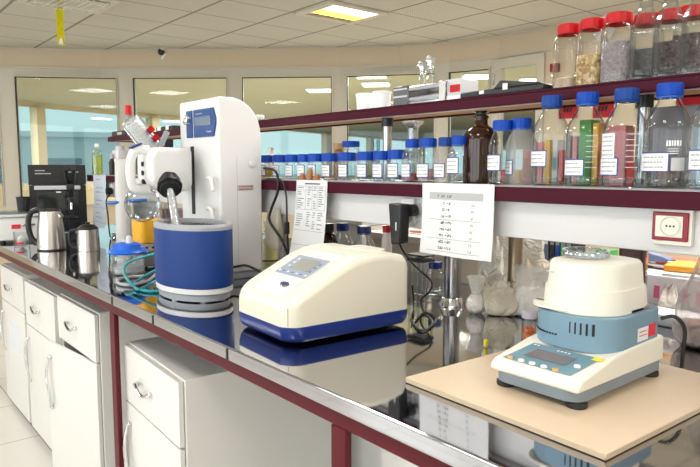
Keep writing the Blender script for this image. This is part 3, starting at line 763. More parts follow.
# ------------------------------------------------------------------ kettle and steel jug
toR = math.atan2(-_r.y, -_r.x)   # direction towards picture left, in plan
p = spot(52, 251, Z=.9)
t = thing('electric_kettle', 'brushed steel kettle with large black handle', 'kettle', (p.x - .065, p.y + .015, .9), toR)
mb = MB(); mb.lathe([(0, .008), (.0725, .008), (.073, .03), (.068, .12), (.056, .212), (.054, .214), (0, .214)], BRUSH, seg=36); mb.done('body', t)
mb = MB(); mb.lathe([(0, 0), (.073, 0), (.074, .004), (.0735, .008), (0, .008)], BLACK, seg=32); mb.done('base', t)
mb = MB(); mb.lathe([(0, .213), (.055, .213), (.054, .220), (.03, .228), (0, .229)], BLACK, seg=28); mb.done('lid', t)
mb = MB(); mb.tube([(.035, 0, .224), (.07, 0, .222), (.108, 0, .20), (.122, 0, .14), (.112, 0, .075), (.083, 0, .035), (.066, 0, .05)], .015, BLACK, 12, flat=1.0); mb.done('handle', t)
mb = MB(); mb.prism([(-.07, .185), (-.048, .212), (-.048, .165)], -.02, .02, BRUSH, 'Y', .004, 2); mb.done('spout', t)
p = spot(83, 251, Z=.9)
t = thing('steel_jug', 'small brushed steel jug with domed black lid and black handle', 'jug', (p.x - .0, p.y + .03, .9), toR)
mb = MB(); mb.lathe([(0, 0), (.058, 0), (.060, .004), (.058, .06), (.055, .115), (.056, .118), (0, .118)], BRUSH, seg=32); mb.done('body', t)
mb = MB(); mb.lathe([(0, .117), (.056, .117), (.054, .127), (.035, .141), (.012, .146), (0, .147)], BLACK, seg=28); mb.lathe([(0, .146), (.012, .146), (.013, .156), (0, .158)], BLACK, seg=14); mb.done('lid', t)
mb = MB(); mb.tube([(.05, 0, .115), (.085, 0, .112), (.102, 0, .085), (.098, 0, .04), (.078, 0, .018), (.052, 0, .022)], .009, BLACK, 10); mb.done('handle', t)
# ------------------------------------------------------------------ bottles on the lower shelf
def grain(name, c1, c2, scale=90):
    m = mat(name, c1, .7); nt = m.node_tree; b = nt.nodes['Principled BSDF']
    tc = nt.nodes.new('ShaderNodeTexCoord'); v = nt.nodes.new('ShaderNodeTexVoronoi'); v.inputs['Scale'].default_value = scale
    mx = nt.nodes.new('ShaderNodeMix'); mx.data_type = 'RGBA'; mx.inputs[6].default_value = tuple(c1) + (1,); mx.inputs[7].default_value = tuple(c2) + (1,)
    sp = nt.nodes.new('ShaderNodeSeparateColor'); nt.links.new(tc.outputs['Object'], v.inputs['Vector']); nt.links.new(v.outputs['Color'], sp.inputs[0])
    nt.links.new(sp.outputs[0], mx.inputs[0]); nt.links.new(mx.outputs[2], b.inputs['Base Color'])
    bp = nt.nodes.new('ShaderNodeBump'); bp.inputs['Strength'].default_value = .8; bp.inputs['Distance'].default_value = .006; bp.invert = True
    nt.links.new(v.outputs['Distance'], bp.inputs['Height']); nt.links.new(bp.outputs['Normal'], b.inputs['Normal'])
    return m
THICK = glass('thick_glass', (.86, .89, .88), (.35, .4, .4), .9, .10)

def sticker(par, r, zc, w, h, ang=-90, seed=0, border=True, rows=3, name='label_sticker'):
    w *= 1.13; h *= 1.15; a = w / r / 2; c = R(ang); mb = MB()
    if border: mb.patch(r + .0006, c - a, c + a, zc - h / 2, zc + h / 2, LBLUE, 8)
    q = .0028
    mb.patch(r + .0011, c - a + q / r, c + a - q / r, zc - h / 2 + q, zc + h / 2 - q, LWHITE, 8)
    rnd = random.Random(seed); hh = (h - 4 * q) / rows
    for k in range(rows):
        z = zc + h / 2 - 2 * q - hh * (k + .5); u = c - a * .75 + rnd.uniform(0, .2) * a
        while u < c + a * rnd.uniform(.5, .8):
            wv = rnd.uniform(.05, .16) * a; mb.patch(r + .0015, u, u + wv, z - hh * .13, z + hh * .13, INKG, 1); u += wv + rnd.uniform(.03, .07) * a
    return mb.done(name, par, smooth=False)

def bottle(X, Y, h, r, label, cap=CAPB, capr=None, caph=None, shoulder=.56, glassm=None, lab=(.27, 1.25, .17), lab_ang=-90, seed=0, fill=None, grads=False, mark=False, lab2=None, z=LT, group='blue capped bottles on the lower shelf', name='reagent_bottle', dy=0, neck=None):
    capr = capr or r * .54; caph = caph or h * .118; neck = neck or capr * .86; g = glassm or GLASS
    t = thing(name, label, 'bottle', (X, Y, z), 0, group)
    zs, zn = h * shoulder, h * .83
    prof = [(0, .003), (r * .55, .004), (r * .8, .0015), (r * .93, .0), (r, .006), (r, zs)]
    for k in range(1, 6):
        u = k / 6; prof.append((r + (neck - r) * (u * u * (1.6 - .6 * u)) , zs + (zn - zs) * u))
    prof += [(neck, zn), (neck * 1.06, zn + .003), (neck * .98, zn + .006), (neck * .98, h * .93)]
    mb = MB(); mb.lathe(prof, g, seg=32)
    if g is GLASS: mb.lathe([(0, .007), (r * .8, .007), (r * .93, .011), (r * .955, .02)], THICK, seg=28)
    body = mb.done('body', t, ang=60)
    mb = MB(); z0 = h - caph
    mb.lathe([(capr * .88, z0), (capr, z0), (capr, h - .004), (capr * .93, h), (0, h)], cap, seg=60, rfun=lambda a: 1 + (.018 if math.sin(a * 15) > 0 else -.012))
    mb.done('cap', t, ang=30)
    mb = MB(); mb.lathe([(neck * .99, z0 - h * .022), (neck * 1.16, z0 - h * .02), (neck * 1.16, z0 - h * .006), (neck * .99, z0 - h * .004)], cap if cap is not CAPB else BLUEL, seg=28); mb.done('pouring_ring', t)
    if lab: sticker(body, r, h * lab[0], r * lab[1], h * lab[2], lab_ang, seed)
    if lab2: sticker(body, r, h * lab2[0], r * lab2[1], h * lab2[2], lab_ang, seed + 50, border=False, rows=5)
    if fill:
        m_, lv = fill; mb = MB(); mb.lathe([(0, .006), (r * .9, .006), (r * .93, .015), (r * .93, h * lv), (r * .5, h * (lv + .01)), (0, h * lv)], m_, seg=26); mb.done('contents', t)
    if grads:
        mb = MB()
        for k in range(7): mb.patch(r + .0008, R(-60), R(-60 + (22 if k % 2 else 32)), h * (.2 + k * .055), h * (.2 + k * .055) + .0012, LWHITE, 4)
        mb.done('graduation_marks', body, smooth=False)
    if mark:
        mb = MB(); u = R(-68); rnd = random.Random(11)
        for w_ in (3, 5, 3, 4, 5, 4): mb.patch(r + .0008, u, u + R(w_), h * .40, h * .40 + .012, LWHITE, 1); u += R(w_ + 2)
        u = R(-66)
        for k in range(3): mb.patch(r + .0008, R(-64), R(-40), h * (.37 - k * .022), h * (.37 - k * .022) + .0015, LWHITE, 3)
        mb.patch(r + .0008, R(-56), R(-22), h * .17, h * .29, mat('grey_sticker', (.55, .55, .56), .5), 5)
        mb.done('printed_marks', body, smooth=False)
    return t

bottle(sx(711, 1.46), 1.46, .227, .05, 'large clear blue-capped bottle cut off by the right frame edge, on the lower shelf', seed=1)
bottle(sx(665.5, 1.455), 1.455, .231, .0502, 'large clear blue-capped bottle with printed white lettering, just above the power socket', seed=2, mark=True, lab=(.25, 1.3, .165), lab_ang=-102)
bottle(sx(623, 1.455), 1.455, .229, .05, 'large clear blue-capped bottle with a second white label and scale lines, beside the lettered one', seed=3, grads=True, lab2=(.42, .85, .24), cap=mat('faded_blue_cap', (.008, .055, .28), .45, spec=.3), lab=(.21, 1.1, .16), lab_ang=-112)
bottle(sx(584.5, 1.455), 1.455, .229, .0485, 'large clear blue-capped bottle standing in front of the tall green box', seed=4, grads=True, lab=(.2, 1.1, .16), lab_ang=-98)
bottle(sx(549.5, 1.45), 1.45, .229, .047, 'large clear blue-capped bottle, first big one to the right of the frosted bottle', seed=5, cap=MATS['faded_blue_cap'], lab=(.3, 1.15, .16), lab_ang=-105)
bottle(sx(520.5, 1.46), 1.46, .178, .040, 'medium frosted blue-capped bottle with pinkish stain between two clear bottles', seed=6, glassm=FROST, capr=.026, caph=.026, shoulder=.6, lab=(.26, 1.05, .2), lab_ang=-120)
bottle(sx(501, 1.43), 1.43, .174, .0365, 'medium clear blue-capped bottle directly to the right of the amber bottle', seed=7, capr=.0255, caph=.025, shoulder=.6, lab=(.34, 1.5, .22), lab_ang=-105)
bottle(sx(458.5, 1.415), 1.415, .137, .0335, 'small clear blue-capped bottle standing just left of the amber bottle', seed=8, capr=.0215, caph=.024, lab=(.38, 1.25, .3), lab_ang=-90)
bottle(sx(445, 1.465), 1.465, .138, .034, 'small cloudy blue-capped bottle, second to the left of the amber bottle', seed=9, glassm=FROST, cap=MATS['faded_blue_cap'], capr=.0215, caph=.025, lab=(.27, 1.25, .28))
bottle(sx(428, 1.455), 1.455, .137, .0345, 'small clear blue-capped bottle with pinkish powder, third to the left of the amber bottle', seed=10, capr=.026, caph=.025, lab=(.27, 1.4, .28), fill=(mat('pink_powder', (.5, .3, .27), .8), .3))
bottle(sx(412, 1.455), 1.455, .137, .0335, 'small clear blue-capped bottle with reddish powder under the flared glass cylinder', seed=11, capr=.0225, caph=.025, lab=(.27, 1.1, .28), fill=(mat('red_powder', (.3, .05, .05), .8), .2))
low = [(397.5, .105, .029, .029, 'low clear blue-capped jar right beside the taller row of small bottles', None), (382, .103, .0285, .026, 'low clear blue-capped jar in front of the slim steel post', None),
       (366.5, .102, .029, .029, 'low clear blue-capped jar directly under the left white tub', None), (347.5, .101, .029, .029, 'low clear blue-capped jar above the right edge of the hanging table sheet', None),
       (330.5, .1, .029, .029, 'low clear blue-capped jar with orange crumbs at its bottom', (mat('orange_crumbs', (.55, .25, .06), .8), .16)), (316.5, .1, .0285, .028, 'low clear blue-capped jar behind the last copper vial', None),
       (305.5, .099, .0285, .028, 'low clear blue-capped jar behind the middle copper vial', None), (293.5, .099, .029, .029, 'low clear blue-capped jar above the top left corner of the table sheet', None),
       (280.5, .099, .029, .029, 'low clear blue-capped jar half way between the white tower and the copper vials', None), (267, .099, .0285, .029, 'low clear blue-capped jar with yellow powder right beside the white tower', (mat('yellow_powder', (.7, .42, .04), .8), .45))]
for k, (px, h, r, cr, lb, fl) in enumerate(low):
    bottle(sx(px, 1.465), 1.465, h, r * 1.1, lb, capr=cr * 1.14, caph=.029, shoulder=.62, neck=cr, lab=(.35, 1.5, .40), seed=20 + k, fill=fl, group='low blue capped jars on the lower shelf')
# three small copper coloured vials in front of the jars
for px, h, lb in ((302.5, .026, 'copper coloured vial, leftmost of the three small ones on the shelf'), (310, .046, 'taller copper and grey vial between two short ones'), (317, .024, 'short copper vial, rightmost of the three on the shelf')):
    t = thing('sample_vial', lb, 'vial', (sx(px, 1.408), 1.408, LT), 0, 'copper vials on the lower shelf')
    mb = MB(); mb.lathe([(0, 0), (.0115, 0), (.0118, h * .72), (.009, h * .78)], mat('copper_fill', (.42, .17, .05), .35), seg=18); mb.done('body', t)
    mb = MB(); mb.lathe([(.0095, h * .78), (.0105, h * .8), (.0105, h), (0, h)], mat('vial_cap', (.4, .3, .26), .4), seg=18); mb.done('cap', t)
# bits standing behind the low jars
def simple(name, label, cat, X, Y, z, fn, group=None):
    t = thing(name, label, cat, (X, Y, z), 0, group); fn(t); return t
def f(t):
    mb = MB(); mb.lathe([(0, 0), (.033, 0), (.034, .11), (.030, .13)], GLASS, seg=24); mb.done('body', t)
    mb = MB(); mb.lathe([(.031, .128), (.035, .128), (.035, .150), (0, .152)], CAPB, seg=30); mb.done('cap', t)
simple('storage_jar', 'clear jar with blue screw lid standing behind the row of low jars', 'jar', sx(351, 1.61), 1.61, LT, f)
def f(t):
    mb = MB(); mb.lathe([(0, 0), (.02, 0), (.02, .115), (.016, .12)], mat('brown_pot', (.28, .14, .05), .4), seg=20); mb.done('body', t)
    mb = MB(); mb.lathe([(0, .145), (.021, .145), (.021, .12), (.016, .12)], mat('brown_lid', (.45, .28, .14), .5), seg=20); mb.done('cap', t)
simple('storage_jar', 'small brown pot peeping over the low jars', 'jar', sx(339, 1.62), 1.62, LT, f)
def f(t):
    mb = MB(); mb.ball((0, 0, .06), .03, POWDER, (1.1, .8, 1.9)); mb.ball((.012, 0, .125), .016, POWDER); mb.done('bag', t)
simple('wrapped_bundle', 'small white wrapped bundle behind the jars beside the white tower', 'bundle', sx(270, 1.60), 1.60, LT, f)

# amber reagent bottle with stopper
t = thing('amber_bottle', 'large dark amber bottle with ground stopper and white label', 'bottle', (sx(480, 1.47), 1.47, LT))
mb = MB(); mb.lathe([(0, .003), (.046, .0), (.0505, .006), (.0505, .125), (.048, .142), (.040, .155), (.026, .163), (.020, .168), (.019, .18), (.019, .186), (.022, .188), (.022, .192), (0, .192)], mat('amber_body', (.05, .014, .003), .06, trans=.4, ior=1.2, coat=.6), seg=36); bb = mb.done('body', t)
mb = MB(); mb.lathe([(.019, .160), (.021, .163), (.0195, .168)], BLACK, seg=24); mb.lathe([(.012, .19), (.0185, .1905), (.021, .194), (.015, .198), (.017, .203), (.0235, .206), (.024, .2078), (0, .208)], mat('dark_stopper', (.012, .008, .006), .12, coat=.8), seg=24); mb.done('stopper', t)
sticker(bb, .0508, .098, .042, .036, -140, 31)
# tall glass cylinder with flared rim, between shelf boards
t = thing('glass_cylinder', 'slim tall glass cylinder with flared crystal rim behind the small bottles', 'glass cylinder', (sx(412.5, 1.55), 1.55, LT))
mb = MB(); mb.lathe([(0, 0), (.018, 0), (.0175, .17), (.0185, .18)], glass('cylinder_glass', (.6, .58, .55), (.2, .2, .2), .9, .15), seg=24); mb.done('tube', t)
mb = MB(); mb.lathe([(.0185, .18), (.024, .187), (.034, .196), (.035, .203), (.02, .205), (0, .205)], ring, seg=48, rfun=lambda a: 1 + .05 * math.sin(a * 8)); mb.done('rim', t)
t = thing('glass_cylinder', 'short teal glass cylinder behind the jars left of the slim steel post', 'glass cylinder', (sx(376.5, 1.63), 1.63, LT))
mb = MB(); mb.lathe([(0, 0), (.013, 0), (.013, .155), (.0115, .155)], glass('teal_glass', (.35, .55, .58), (.2, .4, .42), .6, .1), seg=20); mb.done('tube', t)

# coloured cartons standing behind the big bottles
def carton(px0, px1, h, m_, lb, Y=1.60, dpt=.05, band=None):
    x0, x1 = sx(px0, Y), sx(px1, Y)
    t = thing('reagent_carton', lb, 'carton', ((x0 + x1) / 2, Y + dpt / 2, LT), 0, 'cartons standing behind the big bottles'); w = abs(x1 - x0) - .003
    mb = MB(); mb.b2(-w / 2, w / 2, -dpt / 2, dpt / 2, 0, h, m_, .001, 1); mb.done('box', t)
    if band: mb = MB(); mb.b2(-w / 2 + .002, w / 2 - .002, -dpt / 2 - .0008, -dpt / 2, h * .3, h * .6, band); mb.done('label_band', t)
GRN = mat('carton_green', (.08, .36, .06), .5); YEL = mat('carton_yellow', (.92, .52, .02), .5); RDC = mat('carton_red', (.78, .04, .02), .5); WHC = mat('carton_white', (.75, .74, .72), .5); PNK = mat('carton_pink', (.78, .22, .22), .5); BRC = mat('carton_brown', (.26, .12, .06), .6); ORC = mat('carton_orange', (.85, .25, .03), .5)
carton(577, 589.5, .175, GRN, 'tall green carton seen through the bottle with scale lines')
carton(590.5, 597, .165, YEL, 'slim yellow carton right beside the tall green carton')
carton(598, 603, .11, RDC, 'slim red carton beside the yellow one')
carton(542.5, 549.5, .125, YEL, 'slim yellow carton seen through the first big bottle')
carton(551, 557, .125, WHC, 'slim white carton between yellow and red ones', band=mat('band_teal', (.25, .5, .55), .5))
carton(558, 563, .095, RDC, 'low red carton between the white one and the green one')
carton(564, 569.5, .135, WHC, 'white carton with orange band behind two big bottles', band=ORC)
carton(570.5, 576, .13, PNK, 'pink carton touching the tall green carton')
carton(534, 541.5, .12, PNK, 'pink carton just right of the frosted bottle')
carton(500, 506, .04, RDC, 'low red packet behind the medium clear bottle')
carton(507, 512.5, .04, BRC, 'low brown packet behind the medium clear bottle')
carton(514, 520, .04, YEL, 'low yellow packet behind the frosted bottle')
carton(521.5, 532, .10, PNK, 'pink packet behind the frosted bottle', Y=1.61)
carton(604.5, 624, .155, PNK, 'broad pink carton seen through the bottle with two labels')
carton(625.5, 634, .06, RDC, 'low red carton behind the bottle with two labels')
carton(635, 642, .06, GRN, 'low green carton next to the low red one')
carton(688, 697, .14, mat('carton_pale_blue', (.45, .6, .7), .5), 'pale blue carton beside the grey board at the far right', Y=1.57)
carton(655, 672, .035, BRC, 'low brown carton seen through the lettered bottle', Y=1.58)
mb = MB(); x0, x1 = sx(640, 1.66), sx(715, 1.66); mb.b2(x0, x1, 1.655, 1.675, LT, 1.505, mat('board_mauve_grey', (.33, .30, .32), .5), .003, 1)
o = mb.done('upright_board'); tag(o, 'mauve grey board standing upright behind the big bottles at the right', 'board')
for px0, px1, py0, py1, lb in ((559, 577.5, 103, 118, 'red sheet with black marks hanging behind the first two big bottles'), (593, 613.5, 102, 117, 'red sheet with black mark hanging right of the tall green carton'), (676, 706, 98, 104, 'narrow red sheet hanging above the mauve grey board')):
    y = 1.715; a, b = spot(px0, py0, Y=y), spot(px1, py1, Y=y)
    t = thing('red_notice', lb, 'notice', ((a.x + b.x) / 2, y, a.z), 0, 'red sheets behind the upper shelf'); w = abs(b.x - a.x); h = abs(a.z - b.z)
    mb = MB(); mb.b2(-w / 2, w / 2, 0, .001, -h, .02, REDP); mb.done('sheet', t)
    if h > .03:
        mb = MB()
        for k in range(3): mb.quad([(-w * .25 + k * w * .16, -.0006, -h * .6), (-w * .14 + k * w * .16, -.0006, -h * .6), (-w * .1 + k * w * .16, -.0006, -h * .25), (-w * .2 + k * w * .16, -.0006, -h * .3)], INK)
        mb.done('black_marks', t, smooth=False)

# yellow-green bottle and others at the far end of the lower shelf
t = thing('oil_bottle', 'pale yellow-green liquid bottle at the far end of the lower shelf', 'bottle', (sx(98, 1.42), 1.42, LT))
mb = MB(); mb.lathe([(0, .001), (.033, .001), (.034, .006), (.034, .13), (.024, .16), (.013, .17), (.012, .19)], glass('green_glass', (.9, .9, .72), (.45, .45, .2), .6, .06), seg=24); mb.done('body', t)
mb = MB(); mb.lathe([(0, .004), (.031, .004), (.031, .125), (0, .125)], glass('yellow_liquid', (.86, .82, .34), (.5, .47, .12), .2, .04), seg=22); mb.done('liquid', t)
mb = MB(); mb.lathe([(.0135, .185), (.014, .207), (0, .208)], LWHITE, seg=16); mb.done('cap', t)
t = thing('plastic_container', 'white plastic container with pinkish label on the far lower shelf', 'container', (sx(121, 1.48), 1.48, LT))
mb = MB(); mb.b2(-.05, .05, -.035, .035, 0, .16, mat('cloudy_white', (.72, .73, .76), .4), .01); mb.done('body', t)
mb = MB(); mb.lathe([(0, .16), (.028, .16), (.028, .185), (0, .186)], LGREY, seg=20); mb.done('cap', t)
mb = MB(); mb.b2(-.04, .04, -.0365, -.035, .06, .11, mat('label_pink', (.62, .4, .42), .5)); mb.b2(.05, .0515, -.025, .025, .05, .11, MATS['label_pink']); mb.done('label_sticker', t)
t = thing('dark_bottle', 'small black bottle beside the white container on the far lower shelf', 'bottle', (sx(112.5, 1.43), 1.43, LT))
mb = MB(); mb.lathe([(0, 0), (.018, 0), (.018, .08), (.009, .1), (.009, .125), (0, .126)], BLACK, seg=18); mb.done('body', t)
mb = MB(); mb.lathe([(0.0095, .105), (.012, .105), (.012, .135), (0, .136)], GREYP, seg=16); mb.done('cap', t)

# ------------------------------------------------------------------ things on the upper shelf
GRANOLA = grain('oat_flakes', (.36, .21, .07), (.80, .62, .36), 120); DARKS = grain('dark_seeds', (.06, .035, .035), (.20, .14, .14), 140); LAV = grain('grey_grains', (.30, .27, .29), (.42, .38, .40), 160); TANP = mat('tan_powder', (.52, .40, .28), .8, noise=.1, nscale=60)
JG = glass('jar_plastic', (.92, .91, .89), (.45, .44, .42), .8, .02, .06)
def jar(px, Y, h, r, fill, lv, lb):
    t = thing('storage_jar', lb, 'jar', (sx(px, Y, 60), Y, UT), R(10), 'red lidded jars on the upper shelf')
    mb = MB(); s8 = rrect(-r, r, -r, r, r * .6, r * .6, 5)
    def sc8(k, z): return ([(x * k, y * k) for x, y in s8], z)
    loft(mb, [sc8(.96, .001), sc8(1, .006), sc8(1, h * .70), sc8(.86, h * .80), sc8(.80, h * .82), sc8(.80, h * .86)], JG, False); mb.done('body', t, ang=25)
    mb = MB(); loft(mb, [sc8(.94, .004), sc8(.95, .01), sc8(.95, h * lv), sc8(.4, h * (lv + .03))], fill); mb.done('contents', t)
    mb = MB(); q = r * .88
    mb.lathe([(q * .95, h * .845), (q, h * .85), (q, h * .985), (q * .95, h), (0, h)], RED, seg=60, rfun=lambda a: 1 + .012 * math.sin(a * 15)); mb.done('lid', t)
jar(568, 1.56, .170, .0345, TANP, .16, 'red-lidded clear jar with a little tan powder, leftmost of the red-lidded row')
jar(591.5, 1.555, .171, .0355, GRANOLA, .46, 'red-lidded clear jar half full of oat flakes')
jar(617.5, 1.555, .173, .037, LAV, .58, 'red-lidded clear jar filled with grey grains beside the oat flakes')
jar(645.5, 1.64, .177, .038, LAV, .5, 'red-lidded jar with grey grains behind the first clear long-necked bottle')
jar(670, 1.64, .177, .038, DARKS, .55, 'red-lidded jar with dark seeds behind the second clear long-necked bottle')
jar(690, 1.655, .18, .038, DARKS, .62, 'red-lidded jar with dark seeds between two clear long-necked bottles at the right')
for px, lb in ((644.5, 'clear long-necked bottle next to the jar of grey grains'), (669, 'clear long-necked bottle, middle of the three in front of red-lidded jars'), (697, 'clear long-necked bottle cut by the right frame edge on the upper shelf')):
    t = thing('glass_bottle', lb, 'bottle', (sx(px, 1.545, 50), 1.545, UT), 0, 'clear long necked bottles on the upper shelf')
    mb = MB(); mb.lathe([(0, .008), (.024, .006), (.029, .001), (.033, .004), (.0335, .108), (.0325, .128), (.026, .148), (.0175, .163), (.0155, .176), (.0155, .222)], GLASS, seg=10)
    mb.lathe([(0, .012), (.024, .012), (.028, .024)], THICK, seg=10); mb.done('body', t, ang=25)
    mb = MB(); mb.lathe([(.0155, .216), (.0185, .216), (.0185, .228), (.0145, .23)], THICK, seg=20); mb.done('lip', t)
for px, lb in ((365, 'white plastic tub beside another one, left one of the two'), (382, 'white plastic tub next to the steel rack on the upper shelf')):
    t = thing('plastic_tub', lb, 'tub', (sx(px, 1.59, 100), 1.59, UT), 0, 'white tubs on the upper shelf')
    mb = MB(); mb.lathe([(0, 0), (.030, 0), (.0335, .062), (.0345, .066), (.032, .066), (.029, .004), (0, .004)], LWHITE, seg=28); mb.done('body', t)
    mb = MB(); mb.lathe([(.0335, .058), (.036, .060), (.036, .067), (.0335, .068)], WHITE, seg=28); mb.done('rim', t)
# steel rack with two rails
xa, xb = sx(393.5, 1.54, 95), sx(446, 1.54, 90); W = xb - xa
t = thing('steel_rack', 'long low steel rack with two rails on the upper shelf', 'rack', (xa, 1.54, UT))
for z0, z1 in ((.012, .03), (.046, .064)):
    mb = MB(); mb.b2(0, W, 0, .016, z0, z1, POSTM, .003, 1); mb.b2(.01, W - .01, -.001, 0, z0 + .006, z1 - .008, GREYP); mb.done('rail', t)
    mb = MB(); mb.b2(0, W, .09, .106, z0, z1, BRUSH, .003, 1); mb.done('rail', t)
mb = MB(); mb.b2(0, W, .0, .106, .003, .012, CHROME, .002, 1); mb.done('base_plate', t)
for a, b, m_ in ((0, .075, mat('dark_steel', (.16, .16, .17), .3, .9)), (W - .03, W, BRUSH)):
    mb = MB(); mb.b2(a, b, -.003, .109, 0, .068, m_, .003, 1); mb.done('end_block', t)
mb = MB(); mb.b2(.004, .07, -.004, -.003, .03, .036, LGREY); mb.b2(.004, .07, -.004, -.003, .055, .06, LGREY); mb.done('trim_line', t)
xc = sx(452.5, 1.54, 85)
t = thing('instrument_box', 'small grey box with red label at the end of the steel rack', 'box', (xc + .004, 1.54, UT))
mb = MB(); mb.b2(-.028, .028, 0, .09, 0, .068, LGREY, .003, 1); mb.done('body', t)
mb = MB(); mb.b2(-.014, .027, -.001, 0, .027, .05, RED); mb.b2(-.027, .027, -.0008, 0, .0, .018, LWHITE); mb.b2(-.027, -.016, -.0008, 0, .03, .06, GREYP); mb.done('red_label', t)
for px, h, lb in ((423, .168, 'slim clear stoppered glass tube behind the steel rack, shorter of the pair'), (431, .182, 'slim clear stoppered glass tube behind the steel rack, taller of the pair')):
    t = thing('stoppered_tube', lb, 'glass tube', (sx(px, 1.67, 80), 1.67, UT), 0, 'stoppered glass tubes behind the steel rack')
    mb = MB(); mb.lathe([(0, 0), (.012, .0), (.0125, .005), (.0125, h - .05), (.010, h - .04), (.010, h - .03)], THICK, seg=18); mb.done('tube', t)
    mb = MB(); mb.lathe([(.009, h - .045), (.010, h - .028), (.017, h - .018), (.019, h - .006), (.012, h), (0, h)], ring, seg=24, rfun=lambda a: 1 + .08 * math.sin(a * 6)); mb.done('stopper', t)
# flat black case
xa, xb = sx(462, 1.52, 85), sx(546, 1.52, 85)
t = thing('flat_case', 'flat black case with white tags lying on the upper shelf', 'case', ((xa + xb) / 2, 1.61, UT)); W = xb - xa
mb = MB(); mb.b2(-W / 2, W / 2, -.10, .10, 0, .019, BLACK, .004, 1); mb.done('body', t)
mb = MB(); mb.prism([(-W / 2 + .12, .019), (W / 2 - .15, .041), (W / 2 - .02, .024), (W / 2 - .01, .019)], -.095, .095, mat('black_brown', (.03, .02, .018), .3), 'Y', .002, 1); mb.done('lid', t)
mb = MB()
for px, z0, z1 in ((482, .007, .017), (505.5, .012, .030)): x = sx(px, 1.51, 85) - (xa + xb) / 2; mb.b2(x - .008, x + .008, -.103, -.1, z0, z1, LWHITE)
mb.done('white_tag', t)
# small odds and ends at the far end of the upper shelf
t = thing('instrument_box', 'dark flat box at the far end of the upper shelf behind the condenser', 'box', (sx(126, 1.57, 136), 1.57, UT))
mb = MB(); mb.b2(-.13, .13, -.05, .05, 0, .035, BLACK, .004, 1); mb.done('body', t)
mb = MB(); mb.b2(-.02, .06, -.051, -.05, .01, .026, LGREY); mb.done('label_band', t)
t = thing('instrument_box', 'low black and white box on the upper shelf between condenser and white tower', 'box', (sx(171, 1.57, 133), 1.57, UT))
mb = MB(); mb.b2(-.12, .12, -.04, .04, 0, .03, BLACK, .004, 1); mb.done('body', t)
mb = MB(); mb.b2(-.10, -.05, -.041, .02, .008, .032, LWHITE); mb.b2(.02, .06, -.041, .02, .008, .032, LWHITE); mb.done('label_band', t)
t = thing('glass_dish', 'small clear dish on the upper shelf right behind the white tower', 'glass dish', (sx(259, 1.58, 105), 1.58, UT))
mb = MB(); mb.lathe([(0, 0), (.03, .0), (.036, .012), (.04, .03), (.037, .03), (.03, .006), (0, .005)], THICK, seg=22); mb.done('bowl', t)
mb = MB(); mb.ball((-.012, 0, .024), .014, POWDER); mb.ball((.012, .005, .024), .013, POWDER); mb.done('contents', t)
# ------------------------------------------------------------------ sockets and plugs on the trunking
def socket(label, cx, w, h, zc, red):
    t = thing('power_socket', label, 'socket', (cx, 1.42, zc))
    mb = MB(); mb.b2(-w / 2, w / 2, -.014, 0, -h / 2, h / 2, CREAM2 if red else LWHITE, .003, 2); mb.done('back_box', t)
    if red:
        mb = MB(); a, b, c, d = -w / 2 - .001, w / 2 - .006, -h * .37, h * .42
        mb.b2(a, b, -.0185, -.014, c, d, mat('socket_red', (.28, .01, .025), .3), .002, 1); mb.done('frame', t)
        mb = MB(); mb.b2(a + .008, b - .011, -.021, -.0185, c + .008, d - .008, CREAM2, .002, 1); f_ = mb.done('face_plate', t)
        cx_, cz_ = (a + b) / 2 + .002, (c + d) / 2 + .001; rm = Matrix.Rotation(R(90), 3, 'X')
        mb = MB(); mb.lathe([(.0205, 0), (.0215, .002), (.0195, .002), (.0185, -.001), (0, -.001)], mat('socket_recess', (.66, .62, .52), .4), (cx_, -.0212, cz_), 32, rm); mb.done('outlet', f_)
        mb = MB()
        for dx in (-.0075, 0, .0075): mb.lathe([(0, .0012), (.0022, .0012), (.0022, 0)], BLACK, (cx_ + dx, -.0212, cz_), 10, rm)
        mb.done('contact_holes', f_)
        mb = MB(); scribble(mb, -w / 2 + .006, -w / 2 + .022, -h / 2 + .006, -h / 2 + .011, -.0145, INKG, 1, 2); mb.done('small_print', t, smooth=False)
    else:
        mb = MB(); mb.b2(-w / 2 + .006, w / 2 - .006, -.018, -.014, -h / 2 + .008, h / 2 - .008, LWHITE, .002, 1); mb.done('face_plate', t)
    return t
a, b = spot(653, 208, Y=1.405), spot(690, 246, Y=1.405)
socket('cream power socket with dark red frame and round outlet', (a.x + b.x) / 2 + .002, b.x - a.x, .079, 1.222, True)
socket('white power socket behind the black power adapter', sx(408, 1.41, 212), .056, .082, 1.214, False)
socket('white power socket on the far trunking under the yellow-green bottle', sx(111, 1.42, 190), .10, .085, 1.212, False)
t = thing('power_adapter', 'black wall plug power adapter hanging from white socket', 'power adapter', (sx(400, 1.36, 225), 1.36, 1.18))
mb = MB(); rm = Matrix.Rotation(R(4), 3, 'Y'); mb.prism([(-.029, .062), (.028, .060), (.022, -.062), (-.016, -.066)], -.025, .018, BLACK, 'Y', .006, 3); bd = mb.done('body', t)
mb = MB(); mb.lathe([(0, 0), (.019, 0), (.019, .022), (0, .024)], BLACK, (.022, .040, .04), 20, Matrix.Rotation(R(90), 3, 'X')); mb.done('plug', t)
mb = MB(); mb.b2(.006, .011, -.0262, -.025, -.02, .005, LGREY); mb.done('rating_label', bd)
mb = MB()
o = Vector(t.location); W_ = [Vector((0, -.004, -.06)) + o, spot(405, 254, Y=1.38), spot(417, 268, Y=1.40), spot(431, 281, Y=1.42), spot(430, 291, Y=1.42), spot(421, 300, Y=1.42), spot(424, 312, Y=1.415), spot(433, 322, Z=.904), spot(426, 330, Z=.904)]
mb.tube([p - o for p in W_], .003, BLACK, 8); mb.done('cable', t)
t = thing('black_cable', 'thin black cable lying in loops beside the spectrophotometer', 'cable', (0, 0, 0))
